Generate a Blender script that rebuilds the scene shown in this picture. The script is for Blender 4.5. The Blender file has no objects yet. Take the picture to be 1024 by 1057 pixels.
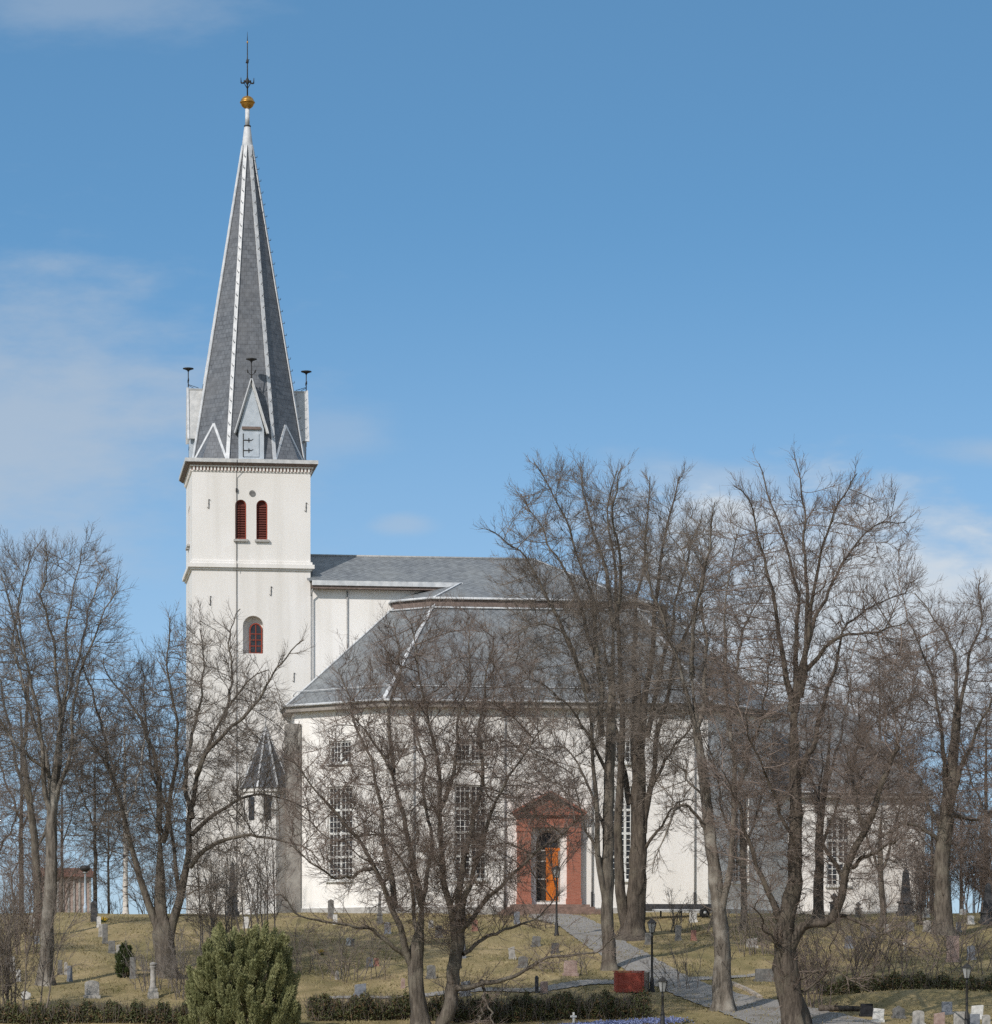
import bpy, bmesh, math, random
import numpy as np
from mathutils import Vector, Matrix
sc = bpy.context.scene
COL = sc.collection
R = math.radians

# ------------------------------------------------------------------ camera
FPX, CX, YH = 3520.0, 512.0, 1030.0        # focal length in photo pixels, principal column, horizon row
cam = bpy.data.cameras.new('camera')
cam.sensor_fit = 'HORIZONTAL'; cam.sensor_width = 36.0
cam.lens = 36.0*FPX/1024.0
cam.shift_y = (YH-528.5)/1024.0
cam.clip_start = 1.0; cam.clip_end = 20000
camo = bpy.data.objects.new('camera', cam); COL.objects.link(camo)
camo.location = (0, 0, 0); camo.rotation_euler = (R(90), 0, 0)
sc.camera = camo

# ------------------------------------------------------------------ sun, sky, exposure
SUN_AZ, SUN_EL = R(34), R(36)              # sun behind the camera, to its left
sd = Vector((-math.sin(SUN_AZ)*math.cos(SUN_EL), -math.cos(SUN_AZ)*math.cos(SUN_EL), math.sin(SUN_EL)))
sl = bpy.data.lights.new('sun', 'SUN'); sl.energy = 3.3; sl.angle = R(0.5); sl.color = (1.0, 0.935, 0.865)
so = bpy.data.objects.new('sun', sl); COL.objects.link(so)
so.rotation_euler = sd.to_track_quat('Z', 'Y').to_euler(); so.location = (-60, -60, 90)
sc.view_settings.view_transform = 'Standard'
sc.view_settings.look = 'None'
sc.view_settings.exposure = 0.0
sc.view_settings.gamma = 1.0
sc.render.engine = 'CYCLES'
try:
    sc.cycles.use_adaptive_sampling = True
    sc.cycles.adaptive_threshold = 0.02
    sc.cycles.max_bounces = 4
    sc.cycles.use_denoising = False
    sc.cycles.sample_clamp_indirect = 2.0
except Exception:
    pass

wd = bpy.data.worlds.new('World'); sc.world = wd; wd.use_nodes = True
nt = wd.node_tree; nt.nodes.clear()
def nn(nt, typ, **kw):
    n = nt.nodes.new(typ)
    for k, v in kw.items():
        setattr(n, k, v)
    return n
def mth(nt, op, a, b=None, c=None, clamp=False):
    n = nt.nodes.new('ShaderNodeMath'); n.operation = op; n.use_clamp = clamp
    for i, v in enumerate((a, b, c)):
        if v is None: continue
        if isinstance(v, (int, float)): n.inputs[i].default_value = v
        else: nt.links.new(v, n.inputs[i])
    return n.outputs[0]
def mixc(nt, fac, a, b, blend='MIX'):
    n = nt.nodes.new('ShaderNodeMix'); n.data_type = 'RGBA'; n.blend_type = blend
    for sock, v in ((n.inputs[0], fac), (n.inputs[6], a), (n.inputs[7], b)):
        if isinstance(v, (int, float)): sock.default_value = v
        elif isinstance(v, tuple): sock.default_value = v if len(v) == 4 else (*v, 1)
        else: nt.links.new(v, sock)
    return n.outputs[2]
tc = nn(nt, 'ShaderNodeTexCoord')
sx = nn(nt, 'ShaderNodeSeparateXYZ'); nt.links.new(tc.outputs['Generated'], sx.inputs[0])
sky = nn(nt, 'ShaderNodeTexSky'); sky.sky_type = 'NISHITA'; sky.sun_disc = False
sky.sun_elevation = SUN_EL; sky.sun_rotation = R(180)+SUN_AZ
sky.air_density = 1.0; sky.dust_density = 0.6; sky.ozone_density = 2.0; sky.altitude = 100
zc = nn(nt, 'ShaderNodeCombineXYZ')
nt.links.new(sx.outputs[0], zc.inputs[0]); nt.links.new(sx.outputs[1], zc.inputs[1])
nt.links.new(mth(nt, 'MULTIPLY_ADD', sx.outputs[2], 2.9, 0.07), zc.inputs[2])
vn = nn(nt, 'ShaderNodeVectorMath', operation='NORMALIZE'); nt.links.new(zc.outputs[0], vn.inputs[0])
nt.links.new(vn.outputs[0], sky.inputs[0])
yy = mth(nt, 'MAXIMUM', mth(nt, 'ABSOLUTE', sx.outputs[1]), 0.05)
A_ = mth(nt, 'DIVIDE', sx.outputs[0], yy); E_ = mth(nt, 'DIVIDE', sx.outputs[2], yy)
cc = nn(nt, 'ShaderNodeCombineXYZ'); nt.links.new(A_, cc.inputs[0]); nt.links.new(E_, cc.inputs[1])
def cnoise(sx_, sy_, det, seed):
    m = nn(nt, 'ShaderNodeMapping'); m.inputs['Scale'].default_value = (sx_, sy_, 1); m.inputs['Location'].default_value = (seed, seed*.7, 0)
    nt.links.new(cc.outputs[0], m.inputs[0])
    n = nn(nt, 'ShaderNodeTexNoise'); n.inputs['Scale'].default_value = 1; n.inputs['Detail'].default_value = det; n.inputs['Roughness'].default_value = .58
    nt.links.new(m.outputs[0], n.inputs['Vector']); return n.outputs[0]
n1 = cnoise(16, 38, 7, 3.1); n2 = cnoise(45, 120, 6, 8.4)
nz = mth(nt, 'ADD', mth(nt, 'MULTIPLY', n1, .7), mth(nt, 'MULTIPLY', n2, .3))
CLOUDS = [  # direction (x/y, z/y), radii, weight, slant
    (-.150, .165, .105, .066, .80, 0.0), (-.118, .292, .055, .016, .42, 0.0), (.098, .112, .088, .050, 1.2, -.10), (.150, .108, .05, .034, 1.0, 0.0),
    (.150, .160, .030, .006, .5, 0.0), (-.027, .139, .012, .004, .45, 0.0), (-.05, .165, .030, .014, .35, 0.0), (.07, .150, .05, .012, .55, -.12)]
tot = None; white = None
for (a, e, ra, re, w, sl_) in CLOUDS:
    da = mth(nt, 'SUBTRACT', A_, a)
    de = mth(nt, 'SUBTRACT', mth(nt, 'SUBTRACT', E_, e), mth(nt, 'MULTIPLY', da, sl_))
    dx = mth(nt, 'DIVIDE', da, ra); dy = mth(nt, 'DIVIDE', de, re)
    d = mth(nt, 'SQRT', mth(nt, 'ADD', mth(nt, 'MULTIPLY', dx, dx), mth(nt, 'MULTIPLY', dy, dy)))
    k = mth(nt, 'ADD', mth(nt, 'SUBTRACT', 1.0, d), mth(nt, 'MULTIPLY_ADD', nz, 2.2, -1.05))
    mr = nn(nt, 'ShaderNodeMapRange'); mr.interpolation_type = 'SMOOTHSTEP'; nt.links.new(k, mr.inputs[0])
    mr.inputs[1].default_value = 0; mr.inputs[2].default_value = 1.0 if w < .9 else .75; mr.inputs[3].default_value = 0; mr.inputs[4].default_value = w
    tot = mr.outputs[0] if tot is None else mth(nt, 'MAXIMUM', tot, mr.outputs[0])
    if w >= .9: white = mr.outputs[0] if white is None else mth(nt, 'MAXIMUM', white, mr.outputs[0])
tot = mth(nt, 'MULTIPLY', tot, .82)
def sstep(v, a, b_, lo, hi):
    mr = nn(nt, 'ShaderNodeMapRange'); mr.interpolation_type = 'SMOOTHSTEP'; nt.links.new(v, mr.inputs[0])
    for i, q in enumerate((a, b_, lo, hi)): mr.inputs[i+1].default_value = q
    return mr.outputs[0]
n3 = nn(nt, 'ShaderNodeTexNoise'); n3.inputs['Scale'].default_value = 3.5; n3.inputs['Detail'].default_value = 6
nt.links.new(tc.outputs['Generated'], n3.inputs['Vector'])
broken = sstep(n3.outputs[0], .32, .55, .25, .95)      # unseen cloud added overhead and behind the camera to neutralise the sky fill
rest = mth(nt, 'MAXIMUM', sstep(sx.outputs[1], -.25, .45, 1.0, 0.0), sstep(sx.outputs[2], .36, .60, 0.0, 1.0))
tot = mth(nt, 'MAXIMUM', tot, mth(nt, 'MULTIPLY', rest, broken))
SKYTINT = nn(nt, 'ShaderNodeMix', data_type='RGBA', blend_type='MULTIPLY'); SKYTINT.inputs[0].default_value = 1
nt.links.new(sky.outputs[0], SKYTINT.inputs[6]); SKYTINT.inputs[7].default_value = (1.0, 1.46, 1.46, 1)
hz_ = mth(nt, 'MAXIMUM', mth(nt, 'MULTIPLY', sstep(E_, .015, .24, 1.0, 0.0), .62), mth(nt, 'MULTIPLY', sstep(E_, .015, .12, 1.0, 0.0), .85))
skh = mixc(nt, hz_, SKYTINT.outputs[2], (3.0, 3.5, 4.1, 1))
skc = mixc(nt, mth(nt, 'MINIMUM', tot, 1.0), skh, mixc(nt, mth(nt, 'MINIMUM', white, 1.0), (3.2, 3.65, 4.2, 1), (4.2, 4.6, 5.0, 1)))
bg = nn(nt, 'ShaderNodeBackground'); bg.inputs[1].default_value = 0.15
nt.links.new(skc, bg.inputs[0])
wo = nn(nt, 'ShaderNodeOutputWorld'); nt.links.new(bg.outputs[0], wo.inputs[0])

# ------------------------------------------------------------------ materials
def material(name, rough=.8, spec=.3, metal=0.0):
    m = bpy.data.materials.new(name); m.use_nodes = True
    b = m.node_tree.nodes['Principled BSDF']
    b.inputs['Roughness'].default_value = rough; b.inputs['Metallic'].default_value = metal
    b.inputs['Specular IOR Level'].default_value = spec
    return m, m.node_tree, b
def noise(nt, scale, det=4, vec=None, stretch=None, rough=.55):
    n = nt.nodes.new('ShaderNodeTexNoise'); n.inputs['Scale'].default_value = scale; n.inputs['Detail'].default_value = det
    n.inputs['Roughness'].default_value = rough
    if vec is None:
        t = nt.nodes.new('ShaderNodeTexCoord'); vec = t.outputs['Object']
    if stretch:
        mp = nt.nodes.new('ShaderNodeMapping'); mp.inputs['Scale'].default_value = stretch; nt.links.new(vec, mp.inputs[0]); vec = mp.outputs[0]
    nt.links.new(vec, n.inputs['Vector']); return n.outputs[0]
def ramp(nt, fac, stops):
    r = nt.nodes.new('ShaderNodeValToRGB'); nt.links.new(fac, r.inputs[0])
    el = r.color_ramp.elements
    while len(el) < len(stops): el.new(.5)
    for e, (p, c) in zip(el, stops): e.position = p; e.color = (*c, 1)
    return r.outputs[0]
def bump(nt, b, h, strength, dist=.02):
    bn = nt.nodes.new('ShaderNodeBump'); bn.inputs['Strength'].default_value = strength; bn.inputs['Distance'].default_value = dist
    nt.links.new(h, bn.inputs['Height']); nt.links.new(bn.outputs[0], b.inputs['Normal'])
def mottled(name, c1, c2, scale=3, rough=.85, det=5, bmp=.3, stretch=None, metal=0, spec=.3, lo=.35, hi=.65):
    m, nt, b = material(name, rough, spec, metal)
    f = noise(nt, scale, det, stretch=stretch)
    nt.links.new(ramp(nt, f, [(lo, c1), (hi, c2)]), b.inputs['Base Color'])
    if bmp: bump(nt, b, f, bmp, .03)
    return m
M = {}
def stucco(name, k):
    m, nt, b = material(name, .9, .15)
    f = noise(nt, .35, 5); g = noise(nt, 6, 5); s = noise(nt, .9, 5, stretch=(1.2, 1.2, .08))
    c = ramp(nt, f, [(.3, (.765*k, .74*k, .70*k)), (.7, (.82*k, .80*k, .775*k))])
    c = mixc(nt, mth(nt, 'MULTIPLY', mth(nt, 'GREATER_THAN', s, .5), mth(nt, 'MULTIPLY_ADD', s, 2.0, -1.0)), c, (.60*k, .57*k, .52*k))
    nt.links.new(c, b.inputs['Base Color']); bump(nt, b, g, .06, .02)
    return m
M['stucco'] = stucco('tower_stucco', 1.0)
M['stucco_nave'] = stucco('nave_stucco_bright', 1.10)  # tower stucco lightened; the overexposed brightness of these walls is put into the colour
def slate(name, ca, cb, cc_, rot=45, tile=.34):
    m, nt, b = material(name, .55, .4)
    uv = nt.nodes.new('ShaderNodeUVMap')
    mp = nt.nodes.new('ShaderNodeMapping'); mp.inputs['Rotation'].default_value = (0, 0, R(rot)); nt.links.new(uv.outputs[0], mp.inputs[0])
    br = nt.nodes.new('ShaderNodeTexBrick'); br.offset = 0.5 if rot == 0 else 0.0
    nt.links.new(mp.outputs[0], br.inputs['Vector'])
    br.inputs['Color1'].default_value = (*ca, 1); br.inputs['Color2'].default_value = (*cb, 1)
    br.inputs['Mortar'].default_value = tuple(x*.35 for x in ca)+(1,)
    br.inputs['Scale'].default_value = 1; br.inputs['Mortar Size'].default_value = .018
    br.inputs['Brick Width'].default_value = tile; br.inputs['Row Height'].default_value = tile
    f = noise(nt, .45, 6, vec=uv.outputs[0]); f2 = noise(nt, 2.2, 5, vec=uv.outputs[0])
    c = mixc(nt, ramp(nt, f, [(.42, (0, 0, 0)), (.72, (.75, .75, .75))]), br.outputs[0], (*cc_, 1))
    c = mixc(nt, .35, c, ramp(nt, f2, [(.3, tuple(x*.5 for x in ca)), (.7, tuple(x*1.5 for x in cb))]))
    nt.links.new(c, b.inputs['Base Color']); bump(nt, b, br.outputs[1], -.4, .02)
    return m
M['slate_roof'] = slate('slate_roof', (.135, .145, .158), (.21, .225, .235), (.25, .258, .25))
M['slate_spire'] = slate('slate_spire', (.098, .108, .125), (.15, .162, .18), (.16, .16, .165), rot=0, tile=.3)
M['corner_shade'] = mottled('corner_shade_grey', (.24, .22, .20), (.34, .32, .29), 2.5, .8)
M['white_metal'] = mottled('white_painted_metal', (.48, .50, .52), (.68, .69, .70), 2.5, .5, bmp=.05)
M['pale_metal'] = mottled('pale_zinc_sheet', (.46, .47, .47), (.62, .62, .61), 3, .5, bmp=.08)
M['blue_paint'] = mottled('pale_blue_paint', (.42, .47, .52), (.52, .57, .62), 3, .6, bmp=.05)
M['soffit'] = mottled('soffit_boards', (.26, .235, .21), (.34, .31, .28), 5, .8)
M['dark_soffit'] = mottled('dark_shade_boards', (.15, .115, .10), (.22, .17, .15), 5, .8)  # dark boards; shade under the link eaves is put into this colour
M['brown_red'] = mottled('red_brown_louvre', (.085, .022, .017), (.135, .036, .026), 8, .7, stretch=(1, 1, 6))
M['frieze_red'] = mottled('faded_red_frieze', (.34, .20, .16), (.44, .28, .23), 6, .8)
M['window_red'] = mottled('red_window_frame', (.24, .045, .025), (.30, .06, .035), 8, .6, bmp=.05)
M['iron'] = mottled('black_iron', (.02, .02, .022), (.045, .043, .04), 12, .6, bmp=.1)
M['gold'] = mottled('aged_gilt', (.38, .20, .05), (.60, .34, .09), 5, .38, metal=.85, bmp=.1)
M['plinth'] = mottled('grey_plinth', (.36, .35, .33), (.48, .47, .45), 3, .9)
M['frame_white'] = mottled('white_window_paint', (.66, .66, .63), (.78, .78, .76), 6, .6, bmp=.05)
M['orange_door'] = mottled('orange_door_wood', (.48, .12, .012), (.66, .20, .03), 3, .5, stretch=(6, 6, .7), bmp=.1)
M['zinc_pipe'] = mottled('grey_pipe', (.30, .30, .30), (.42, .42, .41), 6, .5)
def glass():
    m, nt, b = material('dark_pane', .12, .5)
    f = noise(nt, 1.7, 3); nt.links.new(ramp(nt, f, [(.35, (.012, .014, .018)), (.7, (.05, .055, .065))]), b.inputs['Base Color'])
    bump(nt, b, noise(nt, 2.5, 2), .1, .02)
    return m
M['glass'] = glass()
def brick():
    m, nt, b = material('red_brick', .85, .2)
    tcx = nt.nodes.new('ShaderNodeTexCoord'); sp = nt.nodes.new('ShaderNodeSeparateXYZ'); nt.links.new(tcx.outputs['Object'], sp.inputs[0])
    cb = nt.nodes.new('ShaderNodeCombineXYZ'); nt.links.new(mth(nt, 'ADD', sp.outputs[0], sp.outputs[1]), cb.inputs[0]); nt.links.new(sp.outputs[2], cb.inputs[1])
    br = nt.nodes.new('ShaderNodeTexBrick'); nt.links.new(cb.outputs[0], br.inputs['Vector'])
    br.inputs['Color1'].default_value = (.37, .115, .07, 1); br.inputs['Color2'].default_value = (.47, .17, .11, 1)
    br.inputs['Mortar'].default_value = (.36, .22, .17, 1); br.inputs['Scale'].default_value = 1
    br.inputs['Brick Width'].default_value = .25; br.inputs['Row Height'].default_value = .085; br.inputs['Mortar Size'].default_value = .012
    f = noise(nt, 2, 5)
    c = mixc(nt, mth(nt, 'MULTIPLY', f, .5), br.outputs[0], (.24, .09, .065))
    nt.links.new(c, b.inputs['Base Color']); bump(nt, b, br.outputs[1], -.4, .02)
    return m
M['brick'] = brick()
M['step'] = mottled('brown_step_stone', (.16, .11, .09), (.28, .19, .155), 4, .9)
def bark(name, c1, c2, lich, k=.5):
    m, nt, b = material(name, .95, .1)
    f = noise(nt, 7, 7, stretch=(1, 1, .2), rough=.68); g = noise(nt, .9, 6)
    c = ramp(nt, f, [(.32, c1), (.68, c2)])
    c = mixc(nt, ramp(nt, g, [(.5, (0, 0, 0)), (.68, (k, k, k))]), c, lich)
    nt.links.new(c, b.inputs['Base Color']); bump(nt, b, f, .9, .08)
    return m
M['bark'] = bark('grey_brown_bark', (.05, .042, .035), (.20, .172, .142), (.26, .24, .19), .5)
M['bark_light'] = bark('pale_grey_bark', (.07, .06, .05), (.25, .22, .185), (.38, .355, .31), .75)
M['bark_dark'] = bark('dark_bark', (.038, .031, .026), (.16, .133, .108), (.21, .185, .14), .45)
M['twig'] = mottled('brown_twigs', (.128, .107, .089), (.24, .20, .166), 1.2, .9, bmp=0)
M['twig_red'] = mottled('reddish_twigs', (.138, .108, .09), (.255, .20, .168), 1.2, .9, bmp=0)
M['twig_grey'] = mottled('greyish_twigs', (.125, .108, .095), (.23, .20, .175), 1.2, .9, bmp=0)
def birch():
    m, nt, b = material('birch_bark', .8, .2)
    f = noise(nt, 3.5, 4, stretch=(.6, .6, 2.2)); nt.links.new(ramp(nt, f, [(.40, (.06, .05, .045)), (.47, (.62, .59, .55))]), b.inputs['Base Color'])
    return m
M['birch'] = birch()

def ground_mat():
    m, nt, b = material('early_spring_lawn', .95, .1)
    t = nt.nodes.new('ShaderNodeTexCoord'); v = t.outputs['Object']
    f1 = noise(nt, .10, 6, v); f2 = noise(nt, .55, 6, v, (1, .6, 1)); f3 = noise(nt, 5, 6, v); f4 = noise(nt, .035, 3, v)
    c = ramp(nt, f2, [(.30, (.15, .128, .056)), (.48, (.30, .232, .118)), (.68, (.46, .35, .195))])
    c = mixc(nt, ramp(nt, f1, [(.48, (0, 0, 0)), (.70, (.6, .6, .6))]), c, ramp(nt, f3, [(.3, (.10, .105, .036)), (.7, (.22, .20, .085))]))
    c = mixc(nt, ramp(nt, f3, [(.50, (0, 0, 0)), (.75, (.6, .6, .6))]), c, (.15, .112, .066))
    c = mixc(nt, .28, c, ramp(nt, noise(nt, 14, 4, v), [(.3, (.065, .06, .03)), (.7, (.36, .30, .17))]))
    c = mixc(nt, ramp(nt, noise(nt, .30, 7, v, (1, .45, 1), .7), [(.56, (0, 0, 0)), (.66, (.55, .55, .55))]), c, (.12, .088, .055))
    nt.links.new(c, b.inputs['Base Color']); bump(nt, b, mth(nt, 'ADD', f3, noise(nt, 16, 4, v)), .6, .05)
    return m
M['lawn'] = ground_mat()
def gravel():
    m, nt, b = material('grey_gravel', .95, .1)
    f = noise(nt, 9, 8); g = noise(nt, .55, 6, rough=.65)
    c = ramp(nt, f, [(.3, (.19, .182, .172)), (.7, (.33, .315, .295))])
    c = mixc(nt, ramp(nt, g, [(.52, (0, 0, 0)), (.66, (.6, .6, .6))]), c, (.15, .125, .09))
    nt.links.new(c, b.inputs['Base Color']); bump(nt, b, f, .4, .03); return m
M['gravel'] = gravel()
M['kerb'] = mottled('worn_kerb_stone', (.30, .25, .2), (.46, .40, .33), 4, .9)
for nm, a, b_ in (('stone_light', (.24, .23, .215), (.44, .42, .39)), ('stone_white', (.48, .47, .45), (.72, .71, .68)), ('stone_grey', (.11, .108, .104), (.22, .215, .205)),
                  ('stone_dark', (.045, .046, .05), (.10, .10, .105)), ('stone_blue', (.14, .155, .18), (.25, .265, .295)), ('stone_pink', (.26, .18, .155), (.40, .30, .26)),
                  ('stone_red', (.25, .12, .09), (.38, .2, .16)), ('stone_black', (.012, .012, .014), (.03, .03, .034))):
    M[nm] = mottled(nm, a, b_, 5, .7, det=6, bmp=.2)
M['leaf_dark'] = mottled('dark_hedge_leaves', (.04, .05, .02), (.11, .115, .045), 1.5, .7, bmp=0)
M['leaf_brown'] = mottled('withered_leaves', (.09, .06, .03), (.17, .11, .055), 3, .85, bmp=0)
M['leaf_olive'] = mottled('olive_needles', (.15, .16, .065), (.32, .32, .155), 1.4, .75, bmp=0)
M['leaf_cone'] = mottled('deep_green_needles', (.03, .048, .014), (.07, .09, .03), 2.5, .75, bmp=0)
M['red_paint'] = mottled('faded_red_boards', (.34, .06, .04), (.46, .12, .085), 5, .8, stretch=(.4, 1, 6))
M['scilla'] = mottled('blue_petals', (.12, .15, .32), (.24, .29, .48), 3, .7, bmp=0)
M['pink_wall'] = mottled('weathered_pink_boards', (.30, .22, .19), (.48, .38, .33), 2, .9)
M['red_roof'] = mottled('rust_red_roof', (.13, .06, .04), (.22, .10, .065), 3, .85)
M['cloth_yellow'] = mottled('yellow_petals', (.60, .38, .02), (.75, .52, .05), 9, .8, bmp=0)
def lampglass():
    m, nt, b = material('frosted_lamp_glass', .25, .5); nt.links.new(ramp(nt, noise(nt, 4, 2), [(.3, (.24, .25, .25)), (.7, (.36, .37, .37))]), b.inputs['Base Color']); return m
M['lamp_glass'] = lampglass()
M['lamp_blue'] = mottled('pale_blue_pole_paint', (.35, .43, .52), (.45, .53, .62), 5, .5, bmp=.05)
M['tyre'] = mottled('tyre_rubber', (.015, .015, .015), (.03, .03, .03), 8, .9)
M['cart_grey'] = mottled('dark_grey_panel', (.035, .036, .04), (.07, .07, .075), 6, .6)

# ------------------------------------------------------------------ helpers
def W(px, py, D):
    return Vector(((px-CX)/FPX*D, D, (YH-py)/FPX*D))
def smooth01(t):
    t = np.clip(t, 0, 1); return t*t*(3-2*t)
KY = [-400, 120, 150, 160, 165, 172, 182, 194, 206, 214, 219, 223, 270, 400, 1500, 9000]
KZ = [-3.4, -2.8, -2.35, -1.75, -1.30, -.42, .95, 2.58, 4.12, 5.06, 5.42, 5.46, 5.46, 4.5, 2.0, 0.0]
def gz(x, y):
    x = np.asarray(x, float); y = np.asarray(y, float)
    z = np.interp(y, KY, KZ)
    near = np.exp(-((y-190)/28.0)**2)
    z = z + near*(.16*np.sin(x*.31+1.3)*np.sin(y*.22) + .10*np.sin(x*.83+y*.37))
    bank = np.exp(-((y-173.5)/2.3)**2)*smooth01((x-15.5)/4)
    z = z + .45*bank
    return z
def ground_hit(px, py):
    lo, hi = 150.0, 222.0
    for D in np.arange(152, 222, .25):
        if gz((px-CX)/FPX*D, D) >= (YH-py)/FPX*D:
            hi = D; lo = D-.25; break
    for _ in range(14):
        m = (lo+hi)/2
        if gz((px-CX)/FPX*m, m) >= (YH-py)/FPX*m: hi = m
        else: lo = m
    D = hi; x = (px-CX)/FPX*D
    return Vector((x, D, float(gz(x, D))))

def empty(name, loc=(0, 0, 0), rz=0, parent=None):
    o = bpy.data.objects.new(name, None); COL.objects.link(o); o.location = loc; o.rotation_euler = (0, 0, rz)
    if parent: o.parent = parent
    return o
def tag(o, label=None, cat=None, group=None, kind=None):
    if label: o['label'] = label
    if cat: o['category'] = cat
    if group: o['group'] = group
    if kind: o['kind'] = kind
    return o
class MB:
    def __init__(s): s.v = []; s.f = []; s.uv = []; s.sm = []; s.mi = []
    def add(s, verts, faces, uvs=None, smooth=False, mi=0):
        o = len(s.v); s.v += [tuple(p) for p in verts]
        for k, f in enumerate(faces):
            s.f.append(tuple(i+o for i in f)); s.sm.append(smooth); s.mi.append(mi)
            if uvs is not None: s.uv.append(uvs[k])
            else: s.uv.append(None)
    def box(s, x0, x1, y0, y1, z0, z1, rz=0, c=None, mi=0):
        v = [(x, y, z) for z in (z0, z1) for y in (y0, y1) for x in (x0, x1)]
        if rz:
            cx, cy = c if c else ((x0+x1)/2, (y0+y1)/2); ca, sa = math.cos(rz), math.sin(rz)
            v = [(cx+(x-cx)*ca-(y-cy)*sa, cy+(x-cx)*sa+(y-cy)*ca, z) for x, y, z in v]
        s.add(v, [(0, 2, 3, 1), (4, 5, 7, 6), (0, 1, 5, 4), (2, 6, 7, 3), (0, 4, 6, 2), (1, 3, 7, 5)], mi=mi)
    def face(s, pts, uvdir=None, mi=0):
        P = [Vector(p) for p in pts]
        n = Vector((0, 0, 0))
        for i in range(len(P)):
            a, b = P[i], P[(i+1) % len(P)]; n += a.cross(b)
        n.normalize()
        d = Vector((0, 0, 1)).cross(n)
        if d.length < 1e-4: d = Vector((1, 0, 0))
        d.normalize(); e = n.cross(d)
        s.add(pts, [tuple(range(len(pts)))], [[(p.dot(d), p.dot(e)) for p in P]], mi=mi)
    def prism(s, ring, z0, z1, mi=0):
        n = len(ring); v = [(x, y, z0) for x, y in ring]+[(x, y, z1) for x, y in ring]
        f = [tuple(reversed(range(n))), tuple(range(n, 2*n))]+[(i, (i+1) % n, n+(i+1) % n, n+i) for i in range(n)]
        s.add(v, f, mi=mi)
    def frust(s, ring0, z0, ring1, z1, cap=True):
        n = len(ring0); v = [(x, y, z0) for x, y in ring0]+[(x, y, z1) for x, y in ring1]
        for i in range(n):
            j = (i+1) % n; s.face([v[i], v[j], v[n+j], v[n+i]])
        if cap:
            s.face([v[n+i] for i in range(n)]); s.face([v[i] for i in reversed(range(n))])
    def lathe(s, prof, cx=0, cy=0, n=16, smooth=True, mi=0):
        v = []; f = []
        for r, z in prof:
            for k in range(n):
                a = 2*math.pi*k/n; v.append((cx+r*math.cos(a), cy+r*math.sin(a), z))
        for i in range(len(prof)-1):
            for k in range(n):
                f.append((i*n+k, i*n+(k+1) % n, (i+1)*n+(k+1) % n, (i+1)*n+k))
        f.append(tuple(reversed(range(n)))); f.append(tuple(range((len(prof)-1)*n, len(prof)*n)))
        s.add(v, f, smooth=smooth, mi=mi)
    def bar(s, a, b, r, n=6, r1=None, smooth=True, mi=0):
        a, b = Vector(a), Vector(b); d = (b-a).normalized(); r1 = r if r1 is None else r1
        u = d.orthogonal().normalized(); w = d.cross(u)
        v = [tuple(p+(u*math.cos(2*math.pi*k/n)+w*math.sin(2*math.pi*k/n))*q) for p, q in ((a, r), (b, r1)) for k in range(n)]
        s.add(v, [(k, (k+1) % n, n+(k+1) % n, n+k) for k in range(n)]+[tuple(reversed(range(n))), tuple(range(n, 2*n))], smooth=smooth, mi=mi)
    def strip(s, a, b, w, t, up):      # flat board from a to b
        a, b, up = Vector(a), Vector(b), Vector(up); d = (b-a).normalized(); sd_ = d.cross(up).normalized(); up = sd_.cross(d).normalized()
        v = [p+sd_*x*w/2+up*y for p in (a, b) for x, y in ((-1, 0), (1, 0), (1, t), (-1, t))]
        s.add(v, [(0, 1, 5, 4), (1, 2, 6, 5), (2, 3, 7, 6), (3, 0, 4, 7), (3, 2, 1, 0), (4, 5, 6, 7)])
    def build(s, name, mats, parent=None, bevel=0):
        me = bpy.data.meshes.new(name); me.from_pydata(s.v, [], s.f)
        if not isinstance(mats, (list, tuple)): mats = [mats]
        for m in mats: me.materials.append(m)
        if any(u is not None for u in s.uv):
            l = me.uv_layers.new(name='UVMap')
            for p, u in zip(me.polygons, s.uv):
                if u is not None:
                    for li, c in zip(p.loop_indices, u): l.data[li].uv = c
        for p, a, mi in zip(me.polygons, s.sm, s.mi): p.use_smooth = a; p.material_index = mi
        bm = bmesh.new(); bm.from_mesh(me)
        bmesh.ops.recalc_face_normals(bm, faces=bm.faces)
        if bevel:
            bmesh.ops.remove_doubles(bm, verts=bm.verts, dist=1e-5)
            bmesh.ops.bevel(bm, geom=[e for e in bm.edges], offset=bevel, segments=2, affect='EDGES', profile=.6)
        bm.to_mesh(me); bm.free()
        o = bpy.data.objects.new(name, me); COL.objects.link(o)
        if parent: o.parent = parent
        return o
def cut(obj, cutter_mb):
    c = cutter_mb.build('cutter', M['stucco'])
    c.parent = obj.parent
    md = obj.modifiers.new('cut', 'BOOLEAN'); md.object = c; md.operation = 'DIFFERENCE'; md.solver = 'EXACT'
    bpy.context.view_layer.update()
    dg = bpy.context.evaluated_depsgraph_get()
    me = bpy.data.meshes.new_from_object(obj.evaluated_get(dg))
    obj.modifiers.clear(); old = obj.data; obj.data = me
    bpy.data.meshes.remove(old); bpy.data.objects.remove(c)
def arch_ring(w, h, n=10):     # front profile (x, z), base at z=0; semicircle head
    r = w/2; p = [(-r, 0), (r, 0), (r, h-r)]
    for k in range(1, n): a = math.pi*k/n; p.append((r*math.cos(a), h-r+r*math.sin(a)))
    p.append((-r, h-r)); return p

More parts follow.
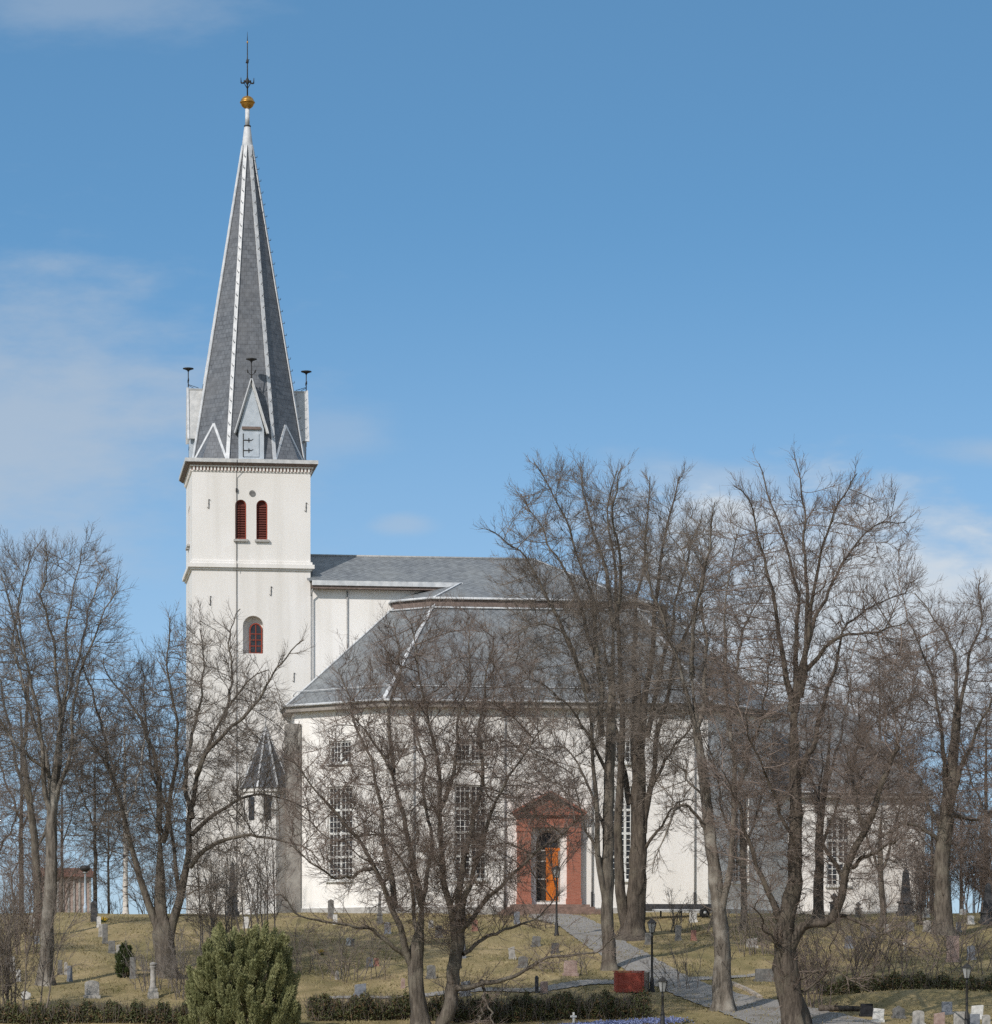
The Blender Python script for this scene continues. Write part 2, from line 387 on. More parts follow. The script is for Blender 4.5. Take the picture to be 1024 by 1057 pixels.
# ------------------------------------------------------------------ ground and paths
def axis(lo, hi, fine, steps):
    a = list(np.arange(lo, hi+1e-6, fine)); l, h = lo, hi
    for s_ in steps: l -= s_; h += s_; a = [l]+a+[h]
    return np.array(a)
gx = axis(-40, 40, .6, [1, 2, 4, 8, 15, 30, 60, 150, 400, 1200, 3000, 6000])
gy = np.concatenate([[-6000, -2000, -600, -200, -60, 0, 60, 110, 135, 145], np.arange(150, 226, .6), [228, 232, 238, 246, 258, 275, 300, 350, 400, 600, 1000, 2000, 4000, 9000]])
XX, YY = np.meshgrid(gx, gy); ZZ = gz(XX, YY)
nx, ny = len(gx), len(gy)
me = bpy.data.meshes.new('ground')
verts = np.stack([XX, YY, ZZ], -1).reshape(-1, 3)
idx = np.arange(nx*ny).reshape(ny, nx)
quads = np.stack([idx[:-1, :-1], idx[:-1, 1:], idx[1:, 1:], idx[1:, :-1]], -1).reshape(-1, 4)
me.from_pydata(verts.tolist(), [], quads.tolist()); me.materials.append(M['lawn'])
for p in me.polygons: p.use_smooth = True
go = bpy.data.objects.new('ground', me); COL.objects.link(go); go['kind'] = 'structure'

def resample(pts, n):
    P = np.array(pts, float); d = np.r_[0, np.cumsum(np.linalg.norm(np.diff(P, axis=0), axis=1))]
    t = np.linspace(0, d[-1], n); return np.stack([np.interp(t, d, P[:, k]) for k in range(P.shape[1])], -1)
def smooth_poly(pts, n):
    P = resample(pts, n)
    for _ in range(3): P[1:-1] = .25*P[:-2]+.5*P[1:-1]+.25*P[2:]
    return P
def ribbon(name, edge_a, edge_b, mat, lift=.05, n=110, m=6):
    A = smooth_poly([ground_hit(*p)[:2] for p in edge_a], n); B = smooth_poly([ground_hit(*p)[:2] for p in edge_b], n)
    v = []
    for i in range(n):
        for k in range(m+1):
            wob = .10*math.sin(i*1.7+k*2.0)+.07*math.sin(i*3.9+k) if k in (0, m) else 0.; q = A[i]+(B[i]-A[i])*(k/m)+(B[i]-A[i])/max(np.linalg.norm(B[i]-A[i]), .1)*wob; v.append((q[0], q[1], float(gz(q[0], q[1]))+lift))
    f = [(i*(m+1)+k, i*(m+1)+k+1, (i+1)*(m+1)+k+1, (i+1)*(m+1)+k) for i in range(n-1) for k in range(m)]
    b = MB(); b.add(v, f, smooth=True); o = b.build(name, mat); o['kind'] = 'structure'; return o, A, B
pth, EA, EB = ribbon('church_path', [(548, 942.5), (598, 945.5), (632, 962), (676, 990), (710, 1009), (765, 1027), (850, 1043), (940, 1062)],
                 [(545, 947), (578, 957), (606, 978), (634, 996), (662, 1010), (700, 1029), (745, 1046), (800, 1066)], M['gravel'])
ribbon('lawn_path', [(330, 1030), (440, 1026), (540, 1021), (650, 1012)], [(330, 1033), (440, 1029.5), (540, 1025), (652, 1017)], M['gravel'])
ribbon('side_path', [(700, 1010), (740, 1009), (782, 1005)], [(700, 1013.5), (740, 1012), (782, 1008)], M['gravel'])
def kerb(name, pts, label=None):
    P = smooth_poly([ground_hit(*p)[:2] for p in pts], 24); b = MB()
    for i in range(23):
        a, c = P[i], P[i+1]; za, zb = float(gz(*a)), float(gz(*c))
        b.strip((a[0], a[1], za-.05), (c[0], c[1], zb-.05), .22, .20, (0, 0, 1))
    o = b.build(name, M['kerb']); o['kind'] = 'structure'; return o
kerb('path_kerb', [(755, 1016), (770, 1022), (785, 1031)])

# ------------------------------------------------------------------ church
TH = R(8.0)
church = empty('church', (1.66, 232.2, 5.45), TH)
tag(church, 'white octagonal church with slate roof and a tall slender spire on its tower', 'church')
def octo(a, b, c):
    return [(-a+c, -b), (a-c, -b), (a, -b+c), (a, b-c), (a-c, b), (-a+c, b), (-a, b-c), (-a, -b+c)]
OA, OB, OC = 15.95, 12.3, 5.45
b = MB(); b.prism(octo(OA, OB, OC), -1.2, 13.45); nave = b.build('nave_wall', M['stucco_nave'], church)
b = MB(); b.prism(octo(OA+.12, OB+.12, OC+.07), -1.2, .38); b.build('plinth', M['plinth'], church)
# a window: white timber frame with glazing bars (mesh) and a dark pane (sub-part); local x along the wall
def place(o, c, ang): o.location = c; o.rotation_euler = (0, 0, ang)
cutn = MB()
def tall_window(c, ang, w, h, rows, cols, hole=True, mat='frame_white'):
    f = MB(); fr = .11
    f.box(-w/2, -w/2+fr, -.02, .1, 0, h); f.box(w/2-fr, w/2, -.02, .1, 0, h)
    f.box(-w/2+fr, w/2-fr, -.02, .1, 0, fr); f.box(-w/2+fr, w/2-fr, -.02, .1, h-fr, h)
    f.box(-.075, .075, -.018, .1, fr, h-fr)
    for k in range(1, rows):
        z = h*k/rows; f.box(-w/2+fr, -.075, -.015, .1, z-.075, z+.075); f.box(.075, w/2-fr, -.015, .1, z-.075, z+.075)
    for sgn in (-1, 1):
        x0, x1 = sorted((sgn*.075, sgn*(w/2-fr)))
        for k in range(1, cols):
            x = x0+(x1-x0)*k/cols; f.box(x-.022, x+.022, 0, .06, fr, h-fr)
        for r_ in range(rows):
            z0 = h*r_/rows; z1 = h*(r_+1)/rows
            for k in range(1, 4):
                z = z0+(z1-z0)*k/4; f.box(x0, x1, .002, .058, z-.02, z+.02)
    f.box(-w/2-.12, w/2+.12, -.30, -.022, -.11, -.003)
    o = f.build('window', M[mat], church); place(o, c, ang)
    p = MB(); p.box(-w/2+.02, w/2-.02, .07, .09, .03, h-.03); p.build('pane', M['glass'], o)
    return o
def add_cut(c, ang, w, h, d):
    ca, sa = math.cos(ang), math.sin(ang)
    pts = [(x, y, z) for z in (0, h) for y in (-.5, d) for x in (-w/2, w/2)]
    v = [(c[0]+x*ca-y*sa, c[1]+x*sa+y*ca, c[2]+z) for x, y, z in pts]
    cutn.add(v, [(0, 2, 3, 1), (4, 5, 7, 6), (0, 1, 5, 4), (2, 6, 7, 3), (0, 4, 6, 2), (1, 3, 7, 5)])
def nave_window(c2, ang, z, w, h, rows, cols):
    dn = Vector((math.sin(ang), -math.cos(ang)))
    add_cut((c2[0], c2[1], z), ang, w, h, .26)
    p = Vector(c2)-dn*.13; tall_window((p.x, p.y, z), ang, w-.01, h-.01, rows, cols)
FW = (-5.05, 5.05)
for u in FW:
    nave_window((u, -OB), 0, 2.15, 2.1, 6.1, 4, 3); nave_window((u, -OB), 0, 9.75, 1.85, 1.45, 1, 3)
mid = (-(OA-OC/2), -(OB-OC/2))
nave_window(mid, -R(45), 2.15, 2.1, 6.1, 4, 3); nave_window(mid, -R(45), 9.75, 1.85, 1.45, 1, 3)
mid2 = (OA-OC/2, -(OB-OC/2))
nave_window(mid2, R(45), 2.15, 2.1, 6.1, 4, 3); nave_window(mid2, R(45), 9.75, 1.85, 1.45, 1, 3)
# doorway hole
dr = arch_ring(1.62, 4.62)
cutn.add([(x, -OB-.5, .72+z) for x, z in dr]+[(x, -OB+.9, .72+z) for x, z in dr],
         [tuple(range(len(dr))), tuple(reversed(range(len(dr), 2*len(dr))))]+[(i, len(dr)+i, len(dr)+(i+1) % len(dr), (i+1) % len(dr)) for i in range(len(dr))])
cut(nave, cutn)
# lower roof
OV = .62
eav = octo(OA+OV, OB+OV, OC+.586*OV); brk = octo(9.1, 6.9, 2.35)
EH, BH, RH = 13.62, 20.5, 24.4
b = MB(); b.frust(eav, EH, brk, BH); b.build('lower_roof', M['slate_roof'], church)
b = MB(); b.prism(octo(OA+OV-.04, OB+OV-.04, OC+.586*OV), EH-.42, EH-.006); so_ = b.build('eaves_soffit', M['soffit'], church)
gut = octo(OA+OV+.10, OB+OV+.10, OC+.586*(OV+.1)); b = MB()
for i in range(8):
    p, q = gut[i], gut[(i+1) % 8]; b.bar((p[0], p[1], EH-.02), (q[0], q[1], EH-.02), .085)
b.build('gutter', M['white_metal'], church)
for i in (0, 1, 2, 7, 6, 3):
    b = MB(); b.strip((eav[i][0], eav[i][1], EH-.02), (brk[i][0], brk[i][1], BH), .26, .05, (0, 0, 1)); b.build('hip_flashing', M['white_metal'], church)
sg = octo(OA+OV-.75, OB+OV-.75, OC+.586*(OV-.75)); b = MB()
for i in range(8):
    p, q = sg[i], sg[(i+1) % 8]; b.bar((p[0], p[1], EH+.98), (q[0], q[1], EH+.98), .035, 4)
b.build('snow_rail', M['white_metal'], church)
# upper roof with the ridge running to the tower
up = octo(9.3, 7.1, 2.4); U0 = BH+.32; sl_ = (RH-U0)/7.1
PE = -4.4; PH = RH+PE*sl_; tpar = (7.1-4.4)/7.1; pu = -(9.3-2.4)+tpar*((9.3-2.4)-1)
b = MB()
for s_ in (-1, 1):
    pts = [(-(9.3-2.4), s_*7.1, U0), (9.3-2.4, s_*7.1, U0), (1, 0, RH), (-14.9, 0, RH), (-14.9, s_*4.4, PH), (pu, s_*4.4, PH)]
    b.face(pts if s_ < 0 else pts[::-1])
    wt = [(-(9.3-2.4), s_*7.1, U0), (-9.3, s_*4.7, U0), (-1, 0, RH-.02)]; b.face(wt)
    et = [(9.3-2.4, s_*7.1, U0), (9.3, s_*4.7, U0), (1, 0, RH)]; b.face(et)
b.face([(-9.3, -4.7, U0), (-9.3, 4.7, U0), (-1, 0, RH-.02)]); b.face([(9.3, -4.7, U0), (9.3, 4.7, U0), (1, 0, RH)])
b.build('upper_roof', M['slate_roof'], church)
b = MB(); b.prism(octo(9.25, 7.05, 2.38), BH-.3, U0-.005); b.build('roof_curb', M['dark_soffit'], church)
b = MB()
for i in range(8):
    p, q = up[i], up[(i+1) % 8]; b.bar((p[0]*1.01, p[1]*1.01, U0+.02), (q[0]*1.01, q[1]*1.01, U0+.02), .085)
q8 = octo(9.5, 7.3, 2.5)
for i in range(8):
    p, q = q8[i], q8[(i+1) % 8]; b.bar((p[0], p[1], BH-.28), (q[0], q[1], BH-.28), .05)
b.build('break_flashing', M['white_metal'], church)
for p, q in (((-(9.3-2.4), -7.1, U0), (pu, PE, PH)), ((9.3-2.4, -7.1, U0), (1, 0, RH))):
    b = MB(); b.strip(p, q, .2, .05, (0, 0, 1)); b.build('upper_hip_flashing', M['white_metal'], church)
b = MB(); b.bar((-14.8, 0, RH+.02), (1, 0, RH+.02), .09); b.build('ridge_cap', M['zinc_pipe'], church)
# link between tower and nave
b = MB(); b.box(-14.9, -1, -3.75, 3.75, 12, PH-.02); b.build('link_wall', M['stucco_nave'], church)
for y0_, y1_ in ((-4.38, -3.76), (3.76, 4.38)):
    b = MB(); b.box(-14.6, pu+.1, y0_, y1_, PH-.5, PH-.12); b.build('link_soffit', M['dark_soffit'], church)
b = MB(); b.box(-14.6, pu+.12, -4.5, -4.385, PH-.30, PH+.02); b.build('link_fascia', M['white_metal'], church)

# tower
TU0, TU1, TV = -22.50, -14.66, 3.92
TC = (TU0+TU1)/2
TE = 29.9
b = MB(); b.box(TU0, TU1, -TV, TV, -1.2, TE-.1); tower = b.build('tower_wall', M['stucco'], church)
cb = MB()
def cyl_cut(cb, ring, c, ang, d):
    n = len(ring); ca, sa = math.cos(ang), math.sin(ang)
    v = [(c[0]+x*ca-y*sa, c[1]+x*sa+y*ca, c[2]+z) for y in (-.5, d) for x, z in ring]
    cb.add(v, [tuple(range(n)), tuple(reversed(range(n, 2*n)))]+[(i, n+i, n+(i+1) % n, (i+1) % n) for i in range(n)])
def arch_panel(ring, y0, y1):
    n = len(ring); m = MB(); v = [(x, y0, z) for x, z in ring]+[(x, y1, z) for x, z in ring]
    m.add(v, [tuple(range(n)), tuple(reversed(range(n, 2*n)))]+[(i, n+i, n+(i+1) % n, (i+1) % n) for i in range(n)]); return m
def arch_frame(w, h, t, y0, y1):
    o_ = arch_ring(w, h); i_ = [(x*(w-2*t)/w, t+(z*(h-2*t)/h)) for x, z in o_]; n = len(o_); m = MB()
    v = [(x, y0, z) for x, z in o_]+[(x, y0, z) for x, z in i_]+[(x, y1, z) for x, z in o_]+[(x, y1, z) for x, z in i_]
    f = []
    for k in range(n):
        j = (k+1) % n; f += [(k, j, n+j, n+k), (n+k, n+j, 3*n+j, 3*n+k), (k, 2*n+k, 2*n+j, j)]
    m.add(v, f); return m
BZ = 24.9
bel = []
for ang, c in ((0, (TC, -TV)), (-R(90), (TU0, 0))):
    for s_ in (-1, 1):
        du = s_*.70; p = (c[0]+math.cos(ang)*du, c[1]+math.sin(ang)*du, BZ)
        cyl_cut(cb, arch_ring(.74, 2.62), p, ang, .45); bel.append((p, ang))
nz_ = (TC+.12, -TV, 17.35); cyl_cut(cb, arch_ring(1.36, 2.5), nz_, 0, .55)
cut(tower, cb)
for p, ang in bel:
    q = (p[0]-math.sin(ang)*.16, p[1]+math.cos(ang)*.16, p[2]+.01)
    lv = arch_panel(arch_ring(.72, 2.6), .1, .2)
    for k in range(14):
        z = .1+k*.16; lv.add([(-.33, .02, z), (.33, .02, z), (.33, .1, z+.12), (-.33, .1, z+.12), (-.33, .04, z-.02), (.33, .04, z-.02)], [(0, 1, 2, 3), (4, 5, 1, 0)])
    o = lv.build('louvre', M['brown_red'], church); place(o, q, ang)
    fr = arch_frame(.73, 2.61, .06, -.02, .1).build('frame', M['window_red'], o)
    s2 = MB(); s2.box(-.48, .48, -.34, -.175, -.17, -.02); s2.build('sill', M['plinth'], o)
q = (nz_[0]+.20, nz_[1]+.42, nz_[2]+.01)
o = arch_frame(.86, 2.05, .08, -.03, .08); o.box(-.03, .03, -.02, .07, .1, 1.93)
for z in (.5, .9, 1.3): o.box(-.36, .36, -.015, .06, z, z+.05)
o = o.build('tower_window', M['window_red'], church); place(o, q, 0)
arch_panel(arch_ring(.82, 2.0), .03, .1).build('pane', M['glass'], o)
b = MB(); b.lathe([(.0, -.05), (.2, -.05), (.2, .05), (.0, .05)], n=20, smooth=False); o = b.build('roundel', M['stone_grey'], church); o.location = (TC+.05, -TV-.01, 27.95); o.rotation_euler = (R(90), 0, 0)
b = MB()
for (h0, h1, e) in ((22.86, 23.0, .10), (23.0, 23.26, .25), (23.26, 23.44, .12)):
    b.box(TU0-e, TU1+e, -TV-e, TV+e, h0, h1-.002)
b.build('string_course', M['stucco'], church)
b = MB(); b.box(TU0-.04, TU1+.04, -TV-.04, TV+.04, 29.33, 29.40); b.box(TU0-.16, TU1+.19, -TV-.19, TV+.19, 29.66, 29.735)
nd = 34
for k in range(nd):
    t = (k+.25)/nd
    x = TU0+t*(TU1-TU0); b.box(x, x+.12, -TV-.13, -TV+.02, 29.405, 29.655)
    y = -TV+t*2*TV; b.box(TU0-.13, TU0+.02, y, y+.12, 29.405, 29.655); b.box(TU1-.02, TU1+.13, y, y+.12, 29.405, 29.655)
b.build('dentil_frieze', M['stucco'], church)
b = MB(); b.box(TU0-.03, TU1+.03, -TV-.03, TV+.03, 29.41, 29.65); b.build('frieze_backing', M['frieze_red'], church)
b = MB(); rg = lambda e: [(TU0-e, -TV-e), (TU1+e, -TV-e), (TU1+e, TV+e), (TU0-e, TV+e)]
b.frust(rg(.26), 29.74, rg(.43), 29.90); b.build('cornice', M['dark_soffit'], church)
b = MB(); b.prism(rg(.48), 29.905, 30.15); b.build('cornice_fascia', M['pale_metal'], church)
# anchors
def anchor(x, z):
    m = MB(); m.box(-.015, .015, -.05, 0, -.3, .3); m.bar((-.02, -.05, -.3), (-.12, -.06, -.22), .015, 5); m.bar((.02, -.05, .3), (.1, -.06, .24), .015, 5)
    m.box(-.03, .03, -.055, -.0, -.03, .03)
    o = m.build('wall_anchor', M['iron'], church); o.location = (x, -TV-.005, z)
for x, z in ((TU0+1.1, 27.2), (TU1-.3, 27.1), (TC+1.3, 21.5), (TU0+1.2, 20.8), (TU1-1.1, 15.8)): anchor(x, z)
b = MB(); X = TC-.98; b.bar((X, -TV-.51, 30.1), (X, -TV-.51, 29.85), .02, 5); b.bar((X, -TV-.51, 29.85), (X, -TV-.06, 29.0), .02, 5)
for z0, z1 in ((0, 22.9), (22.9, 23.45), (23.45, 29.0)):
    yy_ = -TV-.06 if z0 != 22.9 else -TV-.29; b.bar((X, yy_, z0), (X, yy_, z1), .02, 5)
b.box(X-.06, X+.06, -TV-.12, -TV-.02, 28.0, 28.25); b.build('lightning_conductor', M['iron'], church)
# spire
def ngon(r, n=8, off=22.5): return [(TC+r*math.cos(R(off+360*k/n)), r*math.sin(R(off+360*k/n))) for k in range(n)]
SB, ST, RB, RT = 30.16, 51.9, 4.07, .33
b = MB(); b.frust(ngon(RB), SB, ngon(RT), ST)
APX = 32.75
for k in range(4):
    a = R(45+90*k); cs, sn = math.cos(a), math.sin(a)
    corner = (TC+3.25*math.copysign(1, cs), 3.25*math.copysign(1, sn), SB+.01)
    v0 = ngon(RB)[(2*k) % 8]; v1 = ngon(RB)[(2*k+1) % 8]
    fr_ = (APX-SB)/(ST-SB); ap = (RB+(RT-RB)*fr_)*math.cos(R(22.5))+.0
    apex = (TC+ap*cs, ap*sn, APX)
    b.face([(v0[0], v0[1], SB+.01), corner, apex]); b.face([corner, (v1[0], v1[1], SB+.01), apex])
spire = b.build('spire', M['slate_spire'], church)
b = MB()
for k in range(8):
    p, q = ngon(RB)[k], ngon(RT)[k]; out = Vector((p[0]-TC, p[1], .6))
    b.strip((p[0], p[1], SB), (q[0], q[1], ST), .25, .06, out)
for k in range(4):
    a = R(45+90*k); cs, sn = math.cos(a), math.sin(a)
    fr_ = (APX-SB)/(ST-SB); ap = (RB+(RT-RB)*fr_)*math.cos(R(22.5)); apex = (TC+ap*cs, ap*sn, APX); corner = (TC+3.25*math.copysign(1, cs), 3.25*math.copysign(1, sn), SB+.01)
    for j in (2*k, 2*k+1):
        v = ngon(RB)[j % 8]; b.strip((v[0]*.98+corner[0]*.02, v[1]*.98+corner[1]*.02, SB+.02), apex, .17, .06, (cs, sn, .4))
b.build('ridge_trim', M['white_metal'], spire)
b = MB()
for k in (5, 6, 7):
    p, q = Vector((*ngon(RB)[k], SB)), Vector((*ngon(RT)[k], ST)); out = Vector((p.x-TC, p.y, 0)).normalized()
    for j in range(2, 27):
        c = p.lerp(q, j/27); b = MB(); b.bar(c+out*.04, c+out*.22, .022, 4); b.bar(c+out*.22, c+out*.22+Vector((0, 0, .12)), .02, 4); b.build('climbing_hook', M['iron'], spire)
b = MB(); b.lathe([(.36, ST-.05), (.37, ST+.05), (.22, ST+1.25), (.2, ST+1.3)], TC, 0, 16); b.lathe([(.15, ST+1.36), (.15, 54.45)], TC, 0, 14)
b.build('spire_cap', M['white_metal'], spire)
b = MB(); b.lathe([(.23, ST+1.29), (.24, ST+1.33), (.23, ST+1.38)], TC, 0, 14); b.build('collar', M['iron'], spire)
b = MB()
b.lathe([(.05, 54.40)]+[(.46*math.sin(t), 54.84-.44*math.cos(t)) for t in np.linspace(.2, 1.45, 8)]+[(.51, 54.81), (.51, 54.87)]+[(.46*math.sin(t), 54.84-.44*math.cos(t)) for t in np.linspace(1.7, 2.95, 8)]+[(.05, 55.29)], TC, 0, 24)
b.build('orb', M['gold'], spire)
b = MB(); b.bar((TC, 0, 55.2), (TC, 0, 58.9), .05, 8, .03); b.bar((TC, 0, 58.9), (TC, 0, 59.6), .03, 6, .008)
z0 = 56.25
for s_ in (-1, 1):
    b.bar((TC, 0, 55.75), (TC+s_*.22, 0, z0-.1), .03, 5); b.bar((TC+s_*.22, 0, z0-.1), (TC+s_*.42, 0, z0-.12), .06, 6, .05); b.bar((TC+s_*.42, 0, z0-.12), (TC+s_*.44, 0, z0+.25), .045, 6, .02)
    b.bar((TC, 0, z0), (TC+s_*.25, 0, z0), .06, 6, .1)
b.lathe([(.03, z0-.25), (.12, z0-.1), (.12, z0+.1), (.03, z0+.3)], TC, 0, 10); b.lathe([(.02, 57.4), (.09, 57.55), (.09, 57.65), (.02, 57.85)], TC, 0, 8)
b.bar((TC-.1, 0, 57.5), (TC+.13, 0, 57.75), .05, 6, .02); b.build('weathervane', M['iron'], spire)
b = MB(); b.lathe([(.02, 58.78), (.06, 58.88), (.02, 59.0)], TC, 0, 10); b.build('vane_ball', M['gold'], spire)
# dormers
def dormer(k):
    d = empty('spire_dormer', (TC, 0, 0), R(90*k), church)
    wf = -3.86; hw = .84; z0, ze, zr = SB, 32.2, 35.5
    b = MB(); ring = [(-hw, wf), (hw, wf), (hw, -2.4), (-hw, -2.4)]
    b.prism(ring, z0+.0, ze)
    b.add([(-hw, wf, ze+.002), (hw, wf, ze+.002), (0, wf, zr-.25), (-hw, -2, ze+.002), (hw, -2, ze+.002), (0, -2, zr-.25)], [(0, 1, 2), (3, 5, 4), (0, 3, 4, 1), (1, 4, 5, 2), (0, 2, 5, 3)])
    w_ = b.build('dormer_wall', M['blue_paint'], d)
    b = MB(); b.box(-.5, .5, wf-.05, wf-.003, z0+.22, ze-.28); b.build('hatch', M['blue_paint'], w_)
    b = MB()
    for z in (z0+.62, z0+1.3): b.box(-.52, .0, wf-.075, wf-.052, z-.03, z+.03); b.box(-.2, -.14, wf-.077, wf-.053, z-.14, z+.14); b.bar((0, wf-.06, z), (.12, wf-.06, z+.08), .02, 5)
    b.box(-.56, -.5, wf-.06, wf-.003, z0+.2, ze-.3); b.build('hinge', M['iron'], w_)
    b = MB(); b.box(-.62, .62, wf-.12, wf-.003, ze-.02, ze+.16); b.build('lintel', M['dark_soffit'], w_)
    b = MB(); yo = wf-.13; yi = -1.7; e = 1.10; zb = ze-.25
    for s_ in (-1, 1):
        v = [(0, yo, zr), (0, yi, zr), (s_*e, yi, zb), (s_*e, yo, zb)]; t = .1
        vv = [Vector(p) for p in v]+[Vector(p)+Vector((-s_*t*.95, 0, -t*.3)) for p in v]
        b.add(vv, [(0, 1, 2, 3), (7, 6, 5, 4), (0, 3, 7, 4), (1, 0, 4, 5), (2, 1, 5, 6), (3, 2, 6, 7)])
    b.build('dormer_roof', M['pale_metal'], d)
    b = MB()
    for s_ in (-1, 1): b.strip((s_*e, yo-.03, zb-.05), (0, yo-.03, zr+.02), .14, .07, (s_*.9, 0, .35))
    b.build('barge_board', M['white_metal'], d)
    b = MB(); y = yo+.02
    b.bar((0, y, zr-.4), (0, y, zr+1.25), .035, 6)
    for s_ in (-1, 1):
        b.bar((0, y, zr+.25), (s_*.22, y, zr+.42), .02, 5); b.bar((s_*.22, y, zr+.42), (s_*.28, y, zr+.62), .05, 6, .04)
        b.bar((0, y, zr+.2), (0, y+.35+.0*s_, zr+.02), .018, 5)
    b.bar((0, y, zr+.25), (0, y+.7, zr+.03), .02, 5)
    b.lathe([(.05, zr+1.12), (.1, zr+1.2), (.36, zr+1.29), (.36, zr+1.34), (.05, zr+1.40)], 0, y, 16)
    b.build('finial', M['iron'], d)
for k in range(4): dormer(k)

# stair turret and added block in the corner of tower and nave
SC = (-17.75, -5.55)
tr = lambda r: [(SC[0]+r*math.cos(R(22.5+45*k)), SC[1]+r*math.sin(R(22.5+45*k))) for k in range(8)]
b = MB(); b.prism(tr(1.5), -1, 8.3); tw_ = b.build('turret_wall', M['stucco'], church)
b = MB(); b.prism(tr(1.62), 8.05, 8.3-.004); b.build('turret_cornice', M['stucco'], tw_)
for k in (4, 5, 6):
    a = R(45*k); w_ = MB(); w_.box(-.24, .24, -.03, .02, 0, 1.5); o = w_.build('slit_window', M['glass'], tw_); place(o, (SC[0]+1.40*math.cos(a), SC[1]+1.40*math.sin(a), 6.2), a+R(90))
b = MB(); b.frust(tr(1.72), 8.3, tr(.05), 12.3); trf = b.build('turret_roof', M['slate_spire'], church)
b = MB()
for k in range(8): p, q = tr(1.72)[k], tr(.05)[k]; b.strip((*p, 8.31), (*q, 12.3), .13, .05, (p[0]-SC[0], p[1]-SC[1], .5))
b.bar((SC[0], SC[1], 12.2), (SC[0], SC[1], 13.3), .05, 6, .02); b.build('turret_trim', M['white_metal'], trf)
b = MB(); b.box(-16.5, -15.6, -7.4, -5.3, -1, 12.45); b.build('corner_shade_block', M['corner_shade'], church)  # invented block; a shaded band of wall is put into its grey-brown colour

# chancel
CE, CV, CH, CR = 26.9, 5.2, 8.3, 14.75
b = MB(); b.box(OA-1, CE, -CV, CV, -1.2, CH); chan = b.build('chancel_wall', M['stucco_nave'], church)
cutn = MB(); add_cut((20.9, -CV, 2.1), 0, 1.6, 4.6, .26); cut(chan, cutn)
tall_window((20.9, -CV+.13, 2.1), 0, 1.59, 4.59, 3, 2)
b = MB(); b.box(OA+.0, CE+.12, -CV-.12, CV+.12, -1.2, .38); b.build('chancel_plinth', M['plinth'], church)
e = .5; x0 = 12.0
b = MB()
b.face([(x0, -CV-e, CH+.1), (CE+e, -CV-e, CH+.1), (22.7, 0, CR), (x0, 0, CR)]); b.face([(CE+e, CV+e, CH+.1), (x0, CV+e, CH+.1), (x0, 0, CR), (22.7, 0, CR)])
b.face([(CE+e, -CV-e, CH+.1), (CE+e, CV+e, CH+.1), (22.7, 0, CR)])
b.build('chancel_roof', M['slate_roof'], church)
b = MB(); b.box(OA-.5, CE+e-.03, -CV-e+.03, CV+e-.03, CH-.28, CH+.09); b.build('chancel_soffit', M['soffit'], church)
b = MB(); b.bar((OA+.6, -CV-e-.06, CH+.08), (CE+e+.06, -CV-e-.06, CH+.08), .08); b.bar((CE+e+.06, -CV-e-.06, CH+.08), (CE+e+.06, CV+e+.06, CH+.08), .08)
b.build('chancel_gutter', M['white_metal'], church)
b = MB(); b.bar((14, 0, CR+.03), (22.7, 0, CR+.03), .09); b.build('chancel_ridge_cap', M['white_metal'], church)
# downpipes
def pipe(u, v, z1, du=0, dv=0):
    m = MB(); m.bar((u, v, .3), (u, v, z1-.6), .05, 8); m.bar((u, v, z1-.6), (u+du, v+dv, z1), .05, 8)
    o = m.build('downpipe', M['zinc_pipe'], church)
    m = MB(); m.bar((u, v, -.2), (u, v, 1.4), .075, 8); m.build('pipe_shoe', M['iron'], o)
for u in (-8.75, -2.85, 2.85, 9.6): pipe(u, -OB-.1, 13.5, 0, -.55)
pipe(-14.62, -TV-.09, 21.8, .1, -.3)
m = MB(); m.bar((-12.2, -3.83, 12), (-12.2, -3.83, PH-.6), .05, 8); m.bar((-12.2, -3.83, PH-.6), (-12.2, -4.4, PH-.2), .05, 8); m.build('link_downpipe', M['zinc_pipe'], church)

# brick portal
PV = -OB-.5
b = MB()
for s_ in (-1, 1):
    x0, x1 = sorted((s_*1.20, s_*2.05)); b.box(x0, x1, PV, -OB+.02, .55, 5.52)
    x0, x1 = sorted((s_*1.15, s_*2.1)); b.box(x0, x1, PV-.05, -OB+.02, .56, .95); b.box(x0, x1, PV-.05, -OB+.02, 5.25, 5.50)
b.box(-2.07, 2.07, PV-.02, -OB+.02, 5.525, 6.3)
portal = b.build('portal', M['brick'], church)
b = MB(); b.add([(x, y, z) for y in (PV-.03, -OB+.02) for x, z in ((-1.95, 6.46), (1.95, 6.46), (0, 7.55))], [(0, 1, 2), (5, 4, 3), (0, 3, 4, 1), (1, 4, 5, 2), (2, 5, 3, 0)])
b.build('pediment', M['brick'], portal)
b = MB(); b.box(-2.3, 2.3, PV-.25, -OB+.02, 6.305, 6.45)
for s_ in (-1, 1): b.strip((s_*2.38, (PV-.25-OB)/2, 6.40), (0, (PV-.25-OB)/2, 7.74), 1.0, .14, (s_*.5, 0, .86))
b.build('pediment_moulding', M['brick'], portal)
